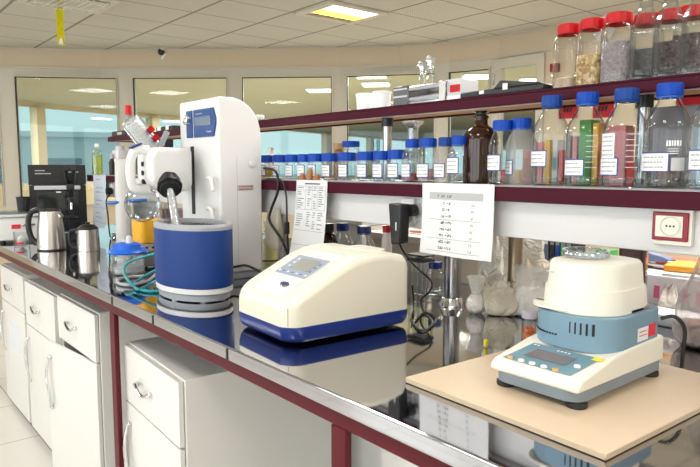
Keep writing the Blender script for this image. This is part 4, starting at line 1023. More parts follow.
mb = MB(); mb.tube([spot(412, 285, Y=1.45), spot(414, 305, Y=1.44), spot(411, 318, Z=.904), spot(420, 330, Z=.904), spot(430, 327, Z=.904), spot(436, 318, Z=.904), spot(424, 313, Z=.904), spot(414, 322, Z=.904)], .003, BLACK, 8); mb.done('lead', t)
t = thing('black_cable', 'black cable hanging from the shelf edge between the white tower and the table sheet', 'cable', (0, 0, 0))
mb = MB(); mb.tube([spot(264, 168, Y=1.375), spot(276, 172, Y=1.372), spot(278, 190, Y=1.372), spot(271, 210, Y=1.37), spot(270, 222, Y=1.37), spot(283, 242, Y=1.38), spot(289, 260, Y=1.40), spot(287, 272, Y=1.42)], .0055, BLACK, 10); mb.done('lead', t)
t = thing('black_cable', 'thinner black cable with inline switch just left of the hanging table sheet', 'cable', (0, 0, 0))
mb = MB(); mb.tube([spot(264, 180, Y=1.375), spot(281, 180, Y=1.372), spot(286, 195, Y=1.37), spot(287, 220, Y=1.37), spot(288, 245, Y=1.38), spot(290, 262, Y=1.40)], .004, BLACK, 8); mb.done('lead', t)
p = spot(287, 228, Y=1.37); mb = MB(); mb.box(p, (.018, .016, .05), BLACK, .004, 2); mb.done('inline_switch', t)

# ------------------------------------------------------------------ sheets hanging from the shelf edge
def sheet(label, xa, xb, zt, zb, y, drawfn, m_=PAPER, curl=.012, group=None, seed=0, skew=0.):
    t = thing('paper_sheet', label, 'paper', (xa, y, zt)); W, H = xb - xa, zt - zb
    def D(u, v):  # u 0..1 across, v 0..1 down
        return Vector((u * W + skew * v * W, -curl * (v ** 2) + .004 * math.sin(u * 5 + seed) * v + .0025 * math.sin(u * 11 + v * 4) * v, -v * H))
    mb = MB(); NX, NZ = 12, 14
    for th in (0, .0006):
        for i in range(NX):
            for k in range(NZ):
                P = [D(i / NX, k / NZ), D((i + 1) / NX, k / NZ), D((i + 1) / NX, (k + 1) / NZ), D(i / NX, (k + 1) / NZ)]
                mb.quad([p + Vector((0, th, 0)) for p in P], m_)
    bmesh.ops.remove_doubles(mb.bm, verts=mb.bm.verts, dist=.0002); s = mb.done('sheet', t)
    mk = MB()
    def rect(u0, u1, v0, v1, m__, lift=.0012):
        n = max(1, int((u1 - u0) * 12))
        for k in range(n):
            a, b = u0 + (u1 - u0) * k / n, u0 + (u1 - u0) * (k + 1) / n
            mk.quad([D(a, v1) + Vector((0, -lift, 0)), D(b, v1) + Vector((0, -lift, 0)), D(b, v0) + Vector((0, -lift, 0)), D(a, v0) + Vector((0, -lift, 0))], m__)
    drawfn(rect); mk.done('printing', t, smooth=False)
    return t
def glyphs(rect, u0, v, w, h, n, m_, seed):
    rnd = random.Random(seed); x = u0
    for k in range(n):
        q = w / n
        kind = rnd.randint(0, 3)
        if kind == 0: rect(x, x + q * .3, v - h / 2, v + h / 2, m_)
        elif kind == 1: rect(x, x + q * .75, v - h / 2, v - h * .1, m_); rect(x, x + q * .3, v - h * .1, v + h / 2, m_)
        elif kind == 2: rect(x, x + q * .75, v + h * .05, v + h / 2, m_); rect(x + q * .45, x + q * .75, v - h / 2, v + h * .05, m_)
        else: rect(x, x + q * .75, v - h / 2, v - h * .25, m_); rect(x, x + q * .75, v + h * .25, v + h / 2, m_); rect(x, x + q * .25, v - h * .25, v + h * .25, m_)
        x += q
def draw_table(rect):
    rect(.115, .865, .125, .225, PAPERG)
    glyphs(rect, .24, .178, .26, .035, 11, INK, 3); glyphs(rect, .70, .195, .08, .016, 4, INK, 4)
    rows = (.275, .365, .455, .545, .635, .72, .81, .895)
    for k, v in enumerate(rows):
        w = .055 + .012 * min(k, 6)
        glyphs(rect, .385 - w / 2 - .035, v, w * .55, .034, 2 if k < 1 else 3, INK, 10 + k)
        rect(.385 - .012 - .004 * 0, .385 + .008, v - .005, v + .005, INK)
        glyphs(rect, .385 + .02, v, w * .55, .034, 1 if k < 2 else 3, INK, 30 + k)
        glyphs(rect, .72, v + .012, .04, .03, 2, INKG, 50 + k)
    for v in (.50, .765, .94): rect(.115, .855, v, v + .005, INKG)
a = spot(422, 184, Y=1.374); b = spot(494, 187, Y=1.374)
sheet('white sheet with grey headed number table taped across the shelf edge', a.x, b.x, LT + .001, LT - .207, 1.376, draw_table, seed=2)
def draw_list(rect):
    rect(.3, .78, .035, .05, INK)
    rnd = random.Random(5)
    for r_ in range(18):
        v = .085 + r_ * .0275 + (.03 if r_ > 9 else 0)
        for c_, (u0, w) in enumerate(((.07, .22), (.40, .12), (.58, .1), (.74, .18))):
            if rnd.random() < .85: rect(u0, u0 + w * rnd.uniform(.5, 1), v, v + .012, INKG)
    for u in (.04, .34, .54, .71, .95): rect(u, u + .008, .07, .36, INKG)
    for v in (.07, .12, .36, .62, .8): rect(.04, .95, v, v + .004, INKG)
a = spot(296, 180, Y=1.374); b = spot(327, 181, Y=1.374)
sheet('white printed list hanging from the shelf edge between tower and spectrophotometer', a.x, b.x, LT, LT - .30, 1.376, draw_list, seed=4, curl=.03, skew=-.05)
def draw_blue(rect):
    rnd = random.Random(8)
    for k in range(11):
        if k % 3 != 1: rect(.2, .2 + rnd.uniform(.3, .6), .08 + k * .08, .092 + k * .08, INKG)
    for v in (.33, .62, .9): rect(.0, 1, v, v + .006, INKG)
a = spot(93, 178, Y=1.374); b = spot(105.5, 178, Y=1.374)
sheet('pale blue-grey paper strip hanging under the yellow-green bottle', a.x, b.x, LT, LT - .34, 1.376, draw_blue, mat('paper_pale_blue', (.62, .68, .76), .7), seed=7, curl=.02)

# ------------------------------------------------------------------ bottles and clutter on the bench under the shelf
G2 = 'blue capped bottles under the shelf'
def at_bench(px, Y): return sx(px, Y, 290)
bottle(at_bench(343, 1.62), 1.62, .226, .045, 'blue-capped bottle under the shelf just right of the hanging list', cap=CAPD, capr=.026, z=.9, lab=None, group=G2)
bottle(at_bench(364, 1.60), 1.60, .226, .047, 'blue-capped bottle under the shelf behind the middle of the spectrophotometer', cap=CAPD, capr=.027, z=.9, lab=None, group=G2)
bottle(at_bench(435, 1.66), 1.66, .118, .036, 'blue-capped bottle under the shelf right behind the thick steel post', cap=CAPD, capr=.024, caph=.022, z=.9, lab=None, group=G2)
t = thing('amber_bottle', 'small dark amber bottle under the shelf beside the hanging list', 'bottle', (at_bench(329, 1.58), 1.58, .9))
mb = MB(); mb.lathe([(0, 0), (.036, 0), (.037, .005), (.037, .15), (.028, .175), (.016, .185), (.016, .195)], MATS['amber_body'], seg=24); mb.done('body', t)
mb = MB(); mb.lathe([(.017, .19), (.022, .19), (.022, .224), (0, .226)], BLACK, seg=24); mb.done('cap', t)
t = thing('squeeze_bottle', 'narrow white bottle with red cap behind the spectrophotometer', 'bottle', (at_bench(386.5, 1.58), 1.58, .9))
mb = MB(); mb.lathe([(0, 0), (.018, 0), (.019, .004), (.019, .19), (.013, .212), (.013, .22)], mat('squeeze_body', (.78, .70, .62), .4), seg=20); mb.done('body', t)
mb = MB(); mb.lathe([(.014, .215), (.0165, .215), (.0165, .24), (0, .241)], RED, seg=20); mb.done('cap', t)
t = thing('squeeze_bottle', 'tall narrow red-capped bottle just right of the thick steel post', 'bottle', (at_bench(457, 1.68), 1.68, .9))
mb = MB(); mb.lathe([(0, 0), (.014, 0), (.014, .13), (.01, .145), (.01, .15)], GLASS, seg=18); mb.done('body', t)
mb = MB(); mb.lathe([(.011, .148), (.0125, .148), (.0125, .172), (0, .173)], RED, seg=18); mb.done('cap', t)
t = thing('reagent_bottle', 'yellowish liquid bottle with white cap beside the white tower under the shelf', 'bottle', (at_bench(270, 1.66), 1.66, .9))
mb = MB(); mb.lathe([(0, 0), (.045, 0), (.046, .005), (.046, .12), (.02, .15), (.02, .17)], GLASS, seg=24); mb.done('body', t)
mb = MB(); mb.lathe([(0, .004), (.043, .004), (.043, .105), (0, .105)], mat('straw_liquid', (.62, .52, .22), .25), seg=22); mb.done('contents', t)
mb = MB(); mb.lathe([(.021, .16), (.025, .16), (.025, .19), (0, .191)], LWHITE, seg=22); mb.done('cap', t)
t = thing('hanging_pouch', 'beige plastic pouch hanging under the shelf beside the white tower', 'pouch', (sx(274, 1.40, 210), 1.40, 1.02))
mb = MB(); loft(mb, [(rrect(-.03, .035, -.008, .008, .006, .006, 2), 0), (rrect(-.055, .05, -.016, .016, .012, .012, 2), .03), (rrect(-.05, .045, -.012, .012, .01, .01, 2), .12), (rrect(-.04, .035, -.004, .004, .003, .003, 2), .17)], mat('beige_pouch', (.58, .53, .43), .45)); mb.done('pouch', t)
# amber rectangular bottle, storage box and folders beyond the shelf
t = thing('amber_bottle', 'flat shouldered brown bottle standing behind the balance lid', 'bottle', (at_bench(632, 1.78), 1.78, .9), R(15))
mb = MB(); mb.prism(rrect(-.037, .037, -.025, .025, .012, .012, 4), 0, .228, mat('brown_glass', (.075, .014, .008), .08, coat=.5), 'Z', .008, 3); mb.done('body', t)
mb = MB(); mb.b2(-.034, .03, -.0262, -.025, .03, .13, mat('brown_label', (.18, .05, .03), .5)); mb.done('label_sticker', t)
mb = MB()
for x in (-.022, .022): mb.ball((x, -.02, .2285), .004, LWHITE, seg=10)
mb.done('white_pegs', t)
t = thing('storage_box', 'low white storage box with pink squares on its front behind the brown bottle', 'box', (-.70, 1.98, .9))
mb = MB(); mb.b2(-.52, .75, 0, .28, 0, .118, mat('box_white', (.82, .80, .82), .5), .003, 1); mb.done('body', t)
mb = MB()
for k in range(22): x = -.45 + k * .042; mb.quad([(x, -.0008, .045), (x + .018, -.0008, .045), (x + .018, -.0008, .085), (x, -.0008, .085)], mat('pink_square', (.72, .12, .28), .5))
mb.quad([(-.5, -.0008, .022), (.7, -.0008, .022), (.7, -.0008, .027), (-.5, -.0008, .027)], mat('pale_blue_line', (.5, .6, .7), .5)); mb.done('printed_squares', t, smooth=False)
t = thing('white_tray', 'grey-white shallow tray in front of the box with pink squares', 'tray', (spot(660, 303, Z=.9).x + .12, 1.86, .9))
mb = MB(); mb.b2(-.11, .16, -.05, .06, 0, .03, LGREY, .008, 2); mb.b2(-.105, .155, -.045, .055, .03, .034, LWHITE, .002, 1); mb.done('body', t)
BT = 1.018
def flat(name, label, cat, px, py, w, d, h, m_, z=BT, rz=0):
    p = spot(px, py, Z=z); mb = MB(); mb.b2(-w / 2, w / 2, -d / 2, d / 2, 0, h, m_, min(.002, h * .3), 1)
    o = mb.done(name, None, (p.x, p.y, z), rz); return tag(o, label, cat)
def near(name, label, cat, x, y, w, d, h, m_, z=BT, rz=0):
    mb = MB(); mb.b2(-w / 2, w / 2, -d / 2, d / 2, 0, h, m_, min(.002, h * .3), 1)
    o = mb.done(name, None, (x, y, z), rz); return tag(o, label, cat)
near('paper_stack', 'stack of white papers on the low white box at the right', 'papers', -.74, 2.10, .30, .20, .008, PAPER, rz=R(6))
near('paper_stack', 'white papers on the low white box left of the brown bottle', 'papers', -1.10, 2.10, .24, .2, .012, PAPER, rz=R(-5))
near('folder', 'orange and yellow folder lying on the white box at the right frame edge', 'folder', sx(694, 2.1, 265), 2.1, .15, .14, .02, mat('folder_orange', (.85, .38, .04), .5), BT + .009, rz=R(14))
near('folder', 'red folder edge lying behind the orange one', 'folder', sx(684, 2.2, 262), 2.2, .16, .07, .02, mat('folder_red', (.7, .12, .06), .5), BT + .009, rz=R(8))
t = thing('hole_punch', 'blue-grey hole punch on the papers right of the brown bottle', 'hole punch', (sx(650, 2.12, 262), 2.12, BT + .009), R(-5))
mb = MB(); mb.prism([(-.07, .002), (-.07, .035), (-.03, .046), (.05, .034), (.075, .026), (.075, .018), (.0, .012)], -.02, .02, mat('punch_blue', (.16, .2, .36), .4), 'Y', .003, 2); mb.done('lever', t)
mb = MB(); mb.b2(-.075, .08, -.025, .025, 0, .008, CHROME, .002, 1); mb.b2(.068, .08, -.022, .022, .008, .022, CHROME, .002, 1); mb.done('base', t)
near('green_box', 'small bright green box beside the brown bottle', 'box', sx(606, 2.12, 262), 2.12, .055, .06, .03, mat('green_box', (.03, .32, .05), .45), BT + .013)
for k, (px, m_, lb) in enumerate(((538, BLACK, 'black binder standing leftmost in the dark row behind the balance'), (545, mat('binder_blue_grey', (.12, .17, .26), .5), 'grey-blue binder in the dark row behind the balance'), (552, BLACK, 'black binder between grey-blue and blue ones behind the balance'), (557.5, mat('binder_blue', (.02, .06, .35), .45), 'blue binder beside the green one behind the balance'), (563, mat('binder_green', (.05, .42, .08), .45), 'green binder beside the blue one behind the balance'), (569, BLACK, 'black binder rightmost in the dark row behind the balance'))):
    x = sx(px, 2.16, 246); w = .022 if k > 1 else .03
    t = thing('binder', lb, 'binder', (x, 2.16, BT if x > -1.2 else .9), 0, 'binders behind the balance'); hh = .085 + (0 if x > -1.2 else BT - .9)
    mb = MB(); mb.b2(-w / 2, w / 2, 0, .10, 0, hh, m_, .002, 1); mb.done('cover', t)
    mb = MB(); mb.b2(-w / 2 + .003, w / 2 - .003, -.001, 0, hh - .05, hh - .02, LWHITE if k in (1,) else INKG); mb.done('spine_label', t)
# cardboard-beige backing boxes beyond the shelf
KR = mat('kraft_beige', (.74, .64, .50), .6, noise=.05, nscale=6)
def kraft(label, x0, x1, y0, y1, h, m_=KR):
    t = thing('storage_box', label, 'box', ((x0 + x1) / 2, y0, .9)); w = x1 - x0
    mb = MB(); mb.b2(-w / 2, w / 2, 0, y1 - y0, 0, h * .8, m_, .002, 1); mb.done('body', t)
    mb = MB(); mb.b2(-w / 2 - .004, w / 2 + .004, -.004, y1 - y0 + .004, h * .8, h, m_, .003, 1); mb.done('lid', t)
kraft('beige storage box behind the thick steel post', sx(432, 1.9, 280), sx(482, 1.9, 280), 1.9, 2.15, .19)
kraft('pale storage box behind the spectrophotometer and red-capped bottle', sx(366, 1.95, 250), sx(428, 1.95, 250), 1.95, 2.2, .155, mat('pale_box', (.78, .70, .60), .6))
kraft('wide pale storage box in the gap right of the hanging list', sx(318, 2.0, 250), sx(362, 2.0, 250), 2.0, 2.25, .21, mat('grey_pale_box', (.60, .58, .53), .6))
t = thing('magazine', 'pink and white leaflet on the pale box beside the number table sheet', 'leaflet', (sx(414, 2.0, 240), 2.06, 1.0555))
mb = MB(); mb.b2(-.07, .07, -.05, .06, 0, .006, PAPER); mb.done('pages', t)
mb = MB(); mb.b2(-.05, .06, -.04, .05, .006, .016, mat('leaflet_pink', (.75, .3, .28), .5)); mb.done('cover', t)
t = thing('tube_rack', 'low black rack on clear legs beside the thick steel post', 'rack', (sx(423, 1.56, 260) , 1.56, .9))
mb = MB(); mb.b2(-.05, .03, -.03, .03, .13, .143, BLACK, .003, 1); mb.b2(-.05, .03, -.03, .03, .15, .156, BLACK, .002, 1); mb.done('top', t)
mb = MB()
for x in (-.045, .02):
    for y in (-.025, .02): mb.b2(x, x + .006, y, y + .006, 0, .15, GLASS)
mb.done('legs', t)
mb = MB()
for k in range(3): mb.lathe([(0, .012), (.008, .016), (.009, .03), (.009, .128)], GLASS, (-.035 + k * .022, 0, 0), 12)
mb.done('tubes', t)

# ------------------------------------------------------------------ plastic bags
def bag(label, x, y, w, d, h, rz, fill=None, top=.9, tip=0., seed=0, fl=.3, film_=FILM, name='plastic_bag', z=.9, pinch=.45, fw=1.):
    t = thing(name, label, 'bag', (x, y, z), rz, 'plastic bags of powder under the shelf')
    def ring_(v, k=1., off=0.):
        rnd = random.Random(seed)
        ph = [rnd.uniform(0, 6) for _ in range(6)]
        body = math.sin(min(1, v * 2.2) * PI / 2) ** .5 if v < .45 else 1
        ww = w * (.72 + .28 * body) * (1 - (1 - top) * max(0, (v - .35) / .65))
        dd = d * (.6 + .4 * body) * max(.05, 1 - (v / 1.0) ** 1.5 * (1 - .05)) 
        N = 36; P = []
        for i in range(N):
            a = 2 * PI * i / N; c, s = math.cos(a), math.sin(a)
            e = .75; cx = math.copysign(abs(c) ** e, c); sy = math.copysign(abs(s) ** e, s)
            wob = 1 + .07 * math.sin(3 * a + ph[0] + v * 5) * (1 if k == 1. else .4) + .05 * math.sin(7 * a + ph[1] - v * 7) + .025 * math.sin(13 * a + ph[2] + v * 15)
            zz = h * v + tip * cx * h * v + .012 * math.sin(a * 5 + ph[3]) * v * (k == 1.)
            P.append((cx * ww / 2 * wob * k, sy * dd / 2 * wob * k + .01 * math.sin(v * 6 + ph[4]) * v, max(0, zz) + off))
        return P
    mb = MB(); V = []; mi = mb._mi(film_)
    for j in range(15): V.append([mb.bm.verts.new(p) for p in ring_(j / 14)])
    for A, B in zip(V, V[1:]):
        for i in range(36): f = mb.bm.faces.new((A[i], A[(i + 1) % 36], B[(i + 1) % 36], B[i])); f.material_index = mi
    f = mb.bm.faces.new(V[0][::-1]); f.material_index = mi; mb.done('film', t, ang=70)
    if fill:
        mb = MB(); V = []; mi = mb._mi(fill); n = 7
        for j in range(n): V.append([mb.bm.verts.new(p) for p in ring_(fl * j / (n - 1), .9 * fw, .002)])
        for A, B in zip(V, V[1:]):
            for i in range(36): f = mb.bm.faces.new((A[i], A[(i + 1) % 36], B[(i + 1) % 36], B[i])); f.material_index = mi
        f = mb.bm.faces.new(V[0][::-1]); f.material_index = mi
        c = mb.bm.verts.new((0, 0, h * fl * 1.12))
        for i in range(36): f = mb.bm.faces.new((V[-1][i], V[-1][(i + 1) % 36], c)); f.material_index = mi
        mb.done('contents', t, ang=70)
    return t
p = spot(472.5, 315, Z=.9)
t = thing('powder_flask', 'round clear bulb of white powder with twisted plastic neck beside the steel post', 'flask', (p.x - .01, p.y + .028, .9))
mb = MB(); mb.lathe([(0, 0), (.016, .001), (.027, .012), (.031, .028), (.028, .044), (.017, .058), (.014, .068), (.022, .09), (.03, .115)], FILM, seg=28, rfun=lambda a: 1 + .05 * math.sin(a * 5)); mb.done('film', t, ang=70)
mb = MB(); mb.lathe([(0, .002), (.015, .003), (.026, .013), (.0295, .028), (.027, .040), (.012, .047), (0, .048)], POWDER, seg=24); mb.done('contents', t)
mb = MB(); mb.lathe([(.0165, .06), (.0175, .064), (.0165, .068)], LGREY, seg=20); mb.done('tie', t)
p = spot(500, 318, Z=.9); bag('cloudy tan bag with white lumps between the powder bulb and the glass tube', p.x - .02, p.y + .035, .105, .06, .098, R(38), grain('white_lumps', (.78, .74, .64), (.9, .87, .78), 70), seed=3, fl=.3, film_=film('tan_film', (.80, .71, .56), .8, .25, .012), top=1.0)
p = spot(532, 321, Z=.9); bag('clear zip bag of white powder standing behind the orange vial', p.x - .03, p.y + .05, .115, .055, .152, R(40), POWDER, seed=5, fl=.55, top=1.05, film_=FILM2)
p = spot(520, 315, Z=.9); bag('limp clear bag draped behind the brown-tinted post', -1.30, 1.84, .17, .06, .265, R(42), None, seed=8, top=.9, film_=film('milky_film', (.88, .85, .78), .75, .25, .015))
bag('clear crumpled bag hanging beside the beige storage box', -1.36, 1.76, .09, .05, .21, R(35), None, seed=12, top=.7)
p = spot(690, 352, Z=.9)
bag('large clear bag with dark red contents at the right frame edge', p.x + .03, p.y + .085, .21, .10, .25, R(38), grain('red_brown_grains', (.16, .05, .04), (.34, .16, .12), 80), seed=15, fl=.24, top=.3, tip=-.12, film_=film('shiny_film', (.78, .72, .68), .36, .12, .02))
bag('small limp clear bag lying between the balance lead and the large bag', spot(664, 318, Z=.9).x, spot(664, 318, Z=.9).y + .03, .06, .05, .09, R(20), None, seed=18, top=.5)
p = spot(538, 309, Z=.9); bag('tan paper-topped bag of white powder leaning behind the balance', p.x - .02, p.y + .04, .10, .06, .145, R(35), POWDER, seed=21, fl=.5, film_=film('tan_film'), top=1.0)
p = spot(488, 302, Z=.9); bag('crumpled white bag between the powder bulb and the brown-tinted post, farther back', p.x - .02, p.y + .05, .10, .06, .10, R(38), POWDER, seed=25, fl=.45, film_=FILM2, top=.8)
p = spot(515.5, 312, Z=.9)
t = thing('glass_tube', 'upright frosted glass tube with white powder between two bags', 'glass tube', (p.x, p.y - .035, .9))
mb = MB(); mb.lathe([(0, 0), (.022, 0), (.021, .01), (.011, .03), (.0105, .095), (.013, .1)], film('powder_glass', (.82, .78, .72), .6, .2), seg=20); mb.done('body', t)
mb = MB(); mb.lathe([(0, .002), (.019, .002), (.017, .012), (0, .02)], POWDER, seg=18); mb.done('contents', t)
p = spot(525, 341, Z=.9)
t = thing('sample_vial', 'small clear vial of orange grains with grey cap beside the balance', 'vial', (p.x, p.y + .015, .9))
mb = MB(); mb.lathe([(0, 0), (.018, 0), (.0185, .003), (.0185, .058), (.016, .062)], GLASS, seg=24); mb.done('body', t)
mb = MB(); mb.lathe([(0, .002), (.0172, .002), (.0172, .030), (.01, .036), (0, .037)], grain('orange_grains', (.55, .10, .02), (.75, .22, .06), 150), seg=22); mb.done('contents', t)
mb = MB(); mb.lathe([(.017, .060), (.0195, .060), (.0195, .076), (.018, .078), (0, .078)], mat('grey_violet_cap', (.45, .43, .5), .4), seg=30, rfun=lambda a: 1 + .015 * math.sin(a * 12)); mb.done('cap', t)
p = spot(486, 349, Z=.9); near('sticky_note', 'tiny yellow paper tab on the steel top at the board edge', 'paper tab', p.x - .01, p.y + .012, .008, .012, .018, mat('tab_yellow', (.85, .75, .05), .5), .9025 + 0)

# ------------------------------------------------------------------ far end of the bench
t = thing('bench_oven', 'black fronted box oven with window at the far end of the bench', 'oven', (-4.5, 1.19, .9), R(-14))
mb = MB(); mb.b2(-.40, 0, -.17, .175, .02, .47, mat('oven_case', (.10, .10, .105), .4), .006, 2); mb.done('body', t)
mb = MB(); mb.b2(-.005, .012, -.172, .177, .34, .472, BLACK, .004, 2); cpn = mb.done('control_panel', t)
mb = MB()
rnd = random.Random(2)
for y0, z, n in ((-.13, .43, 5), (-.13, .41, 8), (.05, .42, 7)):
    y = y0
    for k in range(n): mb.quad([(.0125, y, z), (.0125, y + .009, z), (.0125, y + .009, z + .006), (.0125, y, z + .006)], LGREY); y += .012
mb.done('lettering', cpn, smooth=False)
mb = MB(); mb.b2(0, .016, -.17, .175, .03, .335, BLACK, .005, 2); dr = mb.done('door', t)
mb = MB(); mb.b2(.014, .0175, -.125, .125, .10, .30, DARKGL, .003, 1); mb.done('window', dr)
mb = MB(); mb.b2(.016, .035, -.14, .14, .306, .334, LGREY, .006, 2); mb.done('handle', dr)
mb = MB(); mb.b2(.0175, .0185, -.01, .02, .285, .296, LWHITE); mb.done('label_sticker', dr)
for y in (-.165, .16):
    mb = MB(); mb.b2(-.39, 0.001, y, y + .012, .01, .475, LGREY, .002, 1); mb.done('side_trim', t)
for x, y in ((-.36, -.14), (-.36, .14), (-.04, -.14), (-.04, .14)):
    mb = MB(); mb.b2(x - .02, x + .02, y - .02, y + .02, 0, .022, BLACKR); mb.done('foot', t)
p = spot(71, 233, Z=.9); t = thing('microscope', 'black microscope standing in front of the black oven', 'microscope', (-4.22, sx(71, 1, 200) and (-4.22 / sx(71, 1, 200)), .9), R(74))
t.scale = (.8, .8, 1)
mb = MB(); mb.b2(-.05, .05, -.10, .06, 0, .035, BLACK, .008, 2); mb.done('base', t)
mb = MB(); mb.prism([(.06, .03), (.03, .03), (.025, .20), (.0, .32), (.03, .36), (.07, .30), (.07, .1)], -.022, .022, BLACK, 'X', .006, 2); mb.done('arm', t)
mb = MB(); mb.b2(-.05, .05, -.08, .03, .135, .15, BLACK, .003, 1); mb.done('stage', t)
mb = MB(); mb.lathe([(0, 0), (.03, 0), (.032, .02), (.02, .03), (0, .03)], BLACKR, (0, -.03, .235), 18); mb.done('nosepiece', t)
for k in range(3):
    a = k * 2.1 - 1.5; mb = MB(); mb.tube([(.012 * math.cos(a), -.03 + .012 * math.sin(a), .24), (.022 * math.cos(a), -.03 + .022 * math.sin(a), .19)], .009, CHROME if k == 0 else BLACK, 10); mb.done('objective', t)
for s_ in (-1, 1):
    mb = MB(); mb.tube([(s_ * .012, .02, .34), (s_ * .026, -.05, .41), (s_ * .028, -.085, .445)], .016, BLACK, 12); mb.lathe([(0, 0), (.02, 0), (.02, .02), (0, .022)], BLACKR, (s_ * .028, -.085, .44), 14, Matrix.Rotation(R(50), 3, 'X')); mb.done('eyepiece', t)
mb = MB(); mb.box((0, .0, .33), (.06, .07, .045), BLACK, .01, 2); mb.done('head', t)
for s_ in (-1, 1):
    mb = MB(); mb.lathe([(0, 0), (.02, 0), (.02, .025), (0, .025)], BLACKR, (s_ * .022, .045, .11), 14, Matrix.Rotation(s_ * R(90), 3, 'Y')); mb.done('focus_knob', t)
t = thing('water_bath', 'low white box unit with red label and glass lid at the left frame edge', 'box unit', (-4.37, .89, .9))
mb = MB(); mb.b2(-.15, .15, -.12, .105, .015, .155, BODYW, .008, 2); mb.done('body', t)
mb = MB(); mb.b2(-.17, .165, -.128, .112, .155, .172, LGREY, .003, 1); mb.b2(-.16, .155, -.12, .104, .172, .18, GLASSB); mb.done('lid', t)
mb = MB(); mb.b2(.15, .152, -.045, .005, .085, .11, REDP); mb.done('red_label', t)
mb = MB(); mb.b2(.15, .162, .015, .085, .10, .112, CHROME, .003, 1); mb.done('handle', t)
for x, y in ((-.12, -.09), (.12, -.09), (-.12, .08), (.12, .08)):
    mb = MB(); mb.lathe([(0, 0), (.015, 0), (.015, .016), (0, .016)], BLACKR, (x, y, 0), 12); mb.done('foot', t)
p = spot(24, 214, X=-4.33)
t = thing('black_cup', 'small black cup on the glass lid of the white box unit', 'cup', (-4.33, p.y, 1.08))
mb = MB(); mb.lathe([(0, 0), (.034, 0), (.040, .085), (.043, .092), (.038, .092), (.032, .006), (0, .006)], BLACK, seg=22); mb.done('body', t)
mb = MB(); mb.tube([(0.036, .0, .075), (.06, .0, .07), (.06, 0, .035), (.034, 0, .02)], .005, BLACK, 8); mb.done('handle', t)
p = spot(24, 247, Z=.9)
t = thing('glass_beaker', 'small clear beaker with red marks beside the kettle', 'beaker', (p.x, p.y - .01, .9))
mb = MB(); mb.lathe([(0, .002), (.04, .0), (.042, .005), (.042, .085), (.045, .09)], GLASS, seg=24); mb.done('body', t)
mb = MB(); mb.patch(.0425, R(-60), R(0), .02, .032, REDP, 6); mb.done('red_mark', t, smooth=False)
mb = MB(); mb.ball((0, 0, .035), .028, film('crumpled_film', (.8, .8, .8), .5, .1), (1, 1, 1.1), 12); mb.done('contents', t)
# pump with yellow hood, jar with blue lid, hoses, column
p = spot(149, 233, Y=1.12)
t = thing('vacuum_pump', 'small pump with yellow hood between the blue-lidded jar and heating bath', 'pump', (p.x, 1.12, .9), R(0))
mb = MB(); mb.b2(-.05, .05, -.05, .06, .01, .075, mat('pump_grey', (.20, .19, .18), .5), .006, 2); mb.done('motor', t)
mb = MB(); mb.b2(-.055, .055, -.06, .065, .075, .115, mat('pump_beige', (.52, .47, .38), .5), .008, 2); cl = mb.done('collar', t)
mb = MB()
for k in range(3): mb.b2(.054, .0565, -.04 + k * .03, -.03 + k * .03, .09, .10, BLACK)
mb.done('vent_slots', cl)
mb = MB(); mb.prism(rrect(-.058, .058, -.064, .068, .03, .03, 5), .115, .218, YELLOW, 'Z', .012, 3); mb.done('hood', t)
for x, y in ((-.035, -.035), (.035, -.035), (-.035, .045), (.035, .045)):
    mb = MB(); mb.lathe([(0, 0), (.01, 0), (.01, .012), (0, .012)], BLACKR, (x, y, 0), 10); mb.done('foot', t)
mb = MB(); mb.tube([(-.03, -.06, .09), (-.03, -.09, .10), (-.045, -.10, .13)], .012, LGREY, 10); mb.done('outlet', t)
p = spot(125, 276, Z=.9)
t = thing('glass_vessel', 'squat glass vessel with bright blue plastic lid beside the teal hose', 'vessel', (p.x - .05, p.y + .035, .9))
mb = MB(); mb.lathe([(0, .003), (.055, 0), (.066, .006), (.068, .06), (.062, .085), (.055, .095)], GLASS, seg=30); mb.done('body', t)
mb = MB(); mb.lathe([(0, .006), (.05, .006), (.062, .012), (.064, .035), (0, .036)], film('water', (.7, .76, .78), .35, .05), seg=28); mb.done('contents', t)
mb = MB(); mb.lathe([(.060, .088), (.082, .09), (.084, .097), (.078, .103), (.066, .108), (.056, .128), (.040, .134), (.012, .137), (0, .137)], BLUEL, seg=40, rfun=lambda a: 1 + .008 * math.sin(a * 20)); ld = mb.done('lid', t)
mb = MB(); mb.lathe([(0, .135), (.017, .135), (.013, .160), (.008, .165), (0, .165)], LGREY, (.02, .0, 0), 14); mb.done('lid_knob', ld)
for nm, lb, path, r_, m_ in (
    ('teal_hose', 'teal rubber hose looping from the heating bath over the bench', [spot(160, 252, Y=1.02), spot(147, 256, Y=.98), spot(131, 261, Y=.94), spot(124, 269, Y=.91), spot(127, 279, Z=.93), spot(136, 288, Z=.907), spot(146, 291, Z=.907), spot(160, 291, Z=.907)], .0055, TEAL),
    ('teal_hose', 'second teal hose lying lower in front of the pump', [spot(160, 279, Z=.935), spot(150, 284, Z=.915), spot(138, 290, Z=.907), spot(134, 284, Z=.907), spot(140, 279, Z=.915), spot(152, 272, Z=.94), spot(160, 268, Y=.98)], .005, TEAL),
    ('grey_hose', 'grey hose coiled flat on the bench behind the teal one', [spot(158, 272, Z=.92), spot(148, 281, Z=.907), spot(132, 285, Z=.907), spot(120, 284, Z=.907), spot(118, 280, Z=.907), spot(130, 277, Z=.907), spot(144, 276, Z=.907)], .0065, mat('hose_grey', (.42, .41, .42), .4))):
    t = thing(nm, lb, 'hose'); mb = MB(); mb.tube(path, r_, m_, 10); mb.done('hose', t)
p = spot(124, 251, Z=.9)
t = thing('plastic_column', 'tall pale plastic column with blue clamp arm behind the glass flask', 'column', (p.x - .02, p.y + .01, .9))
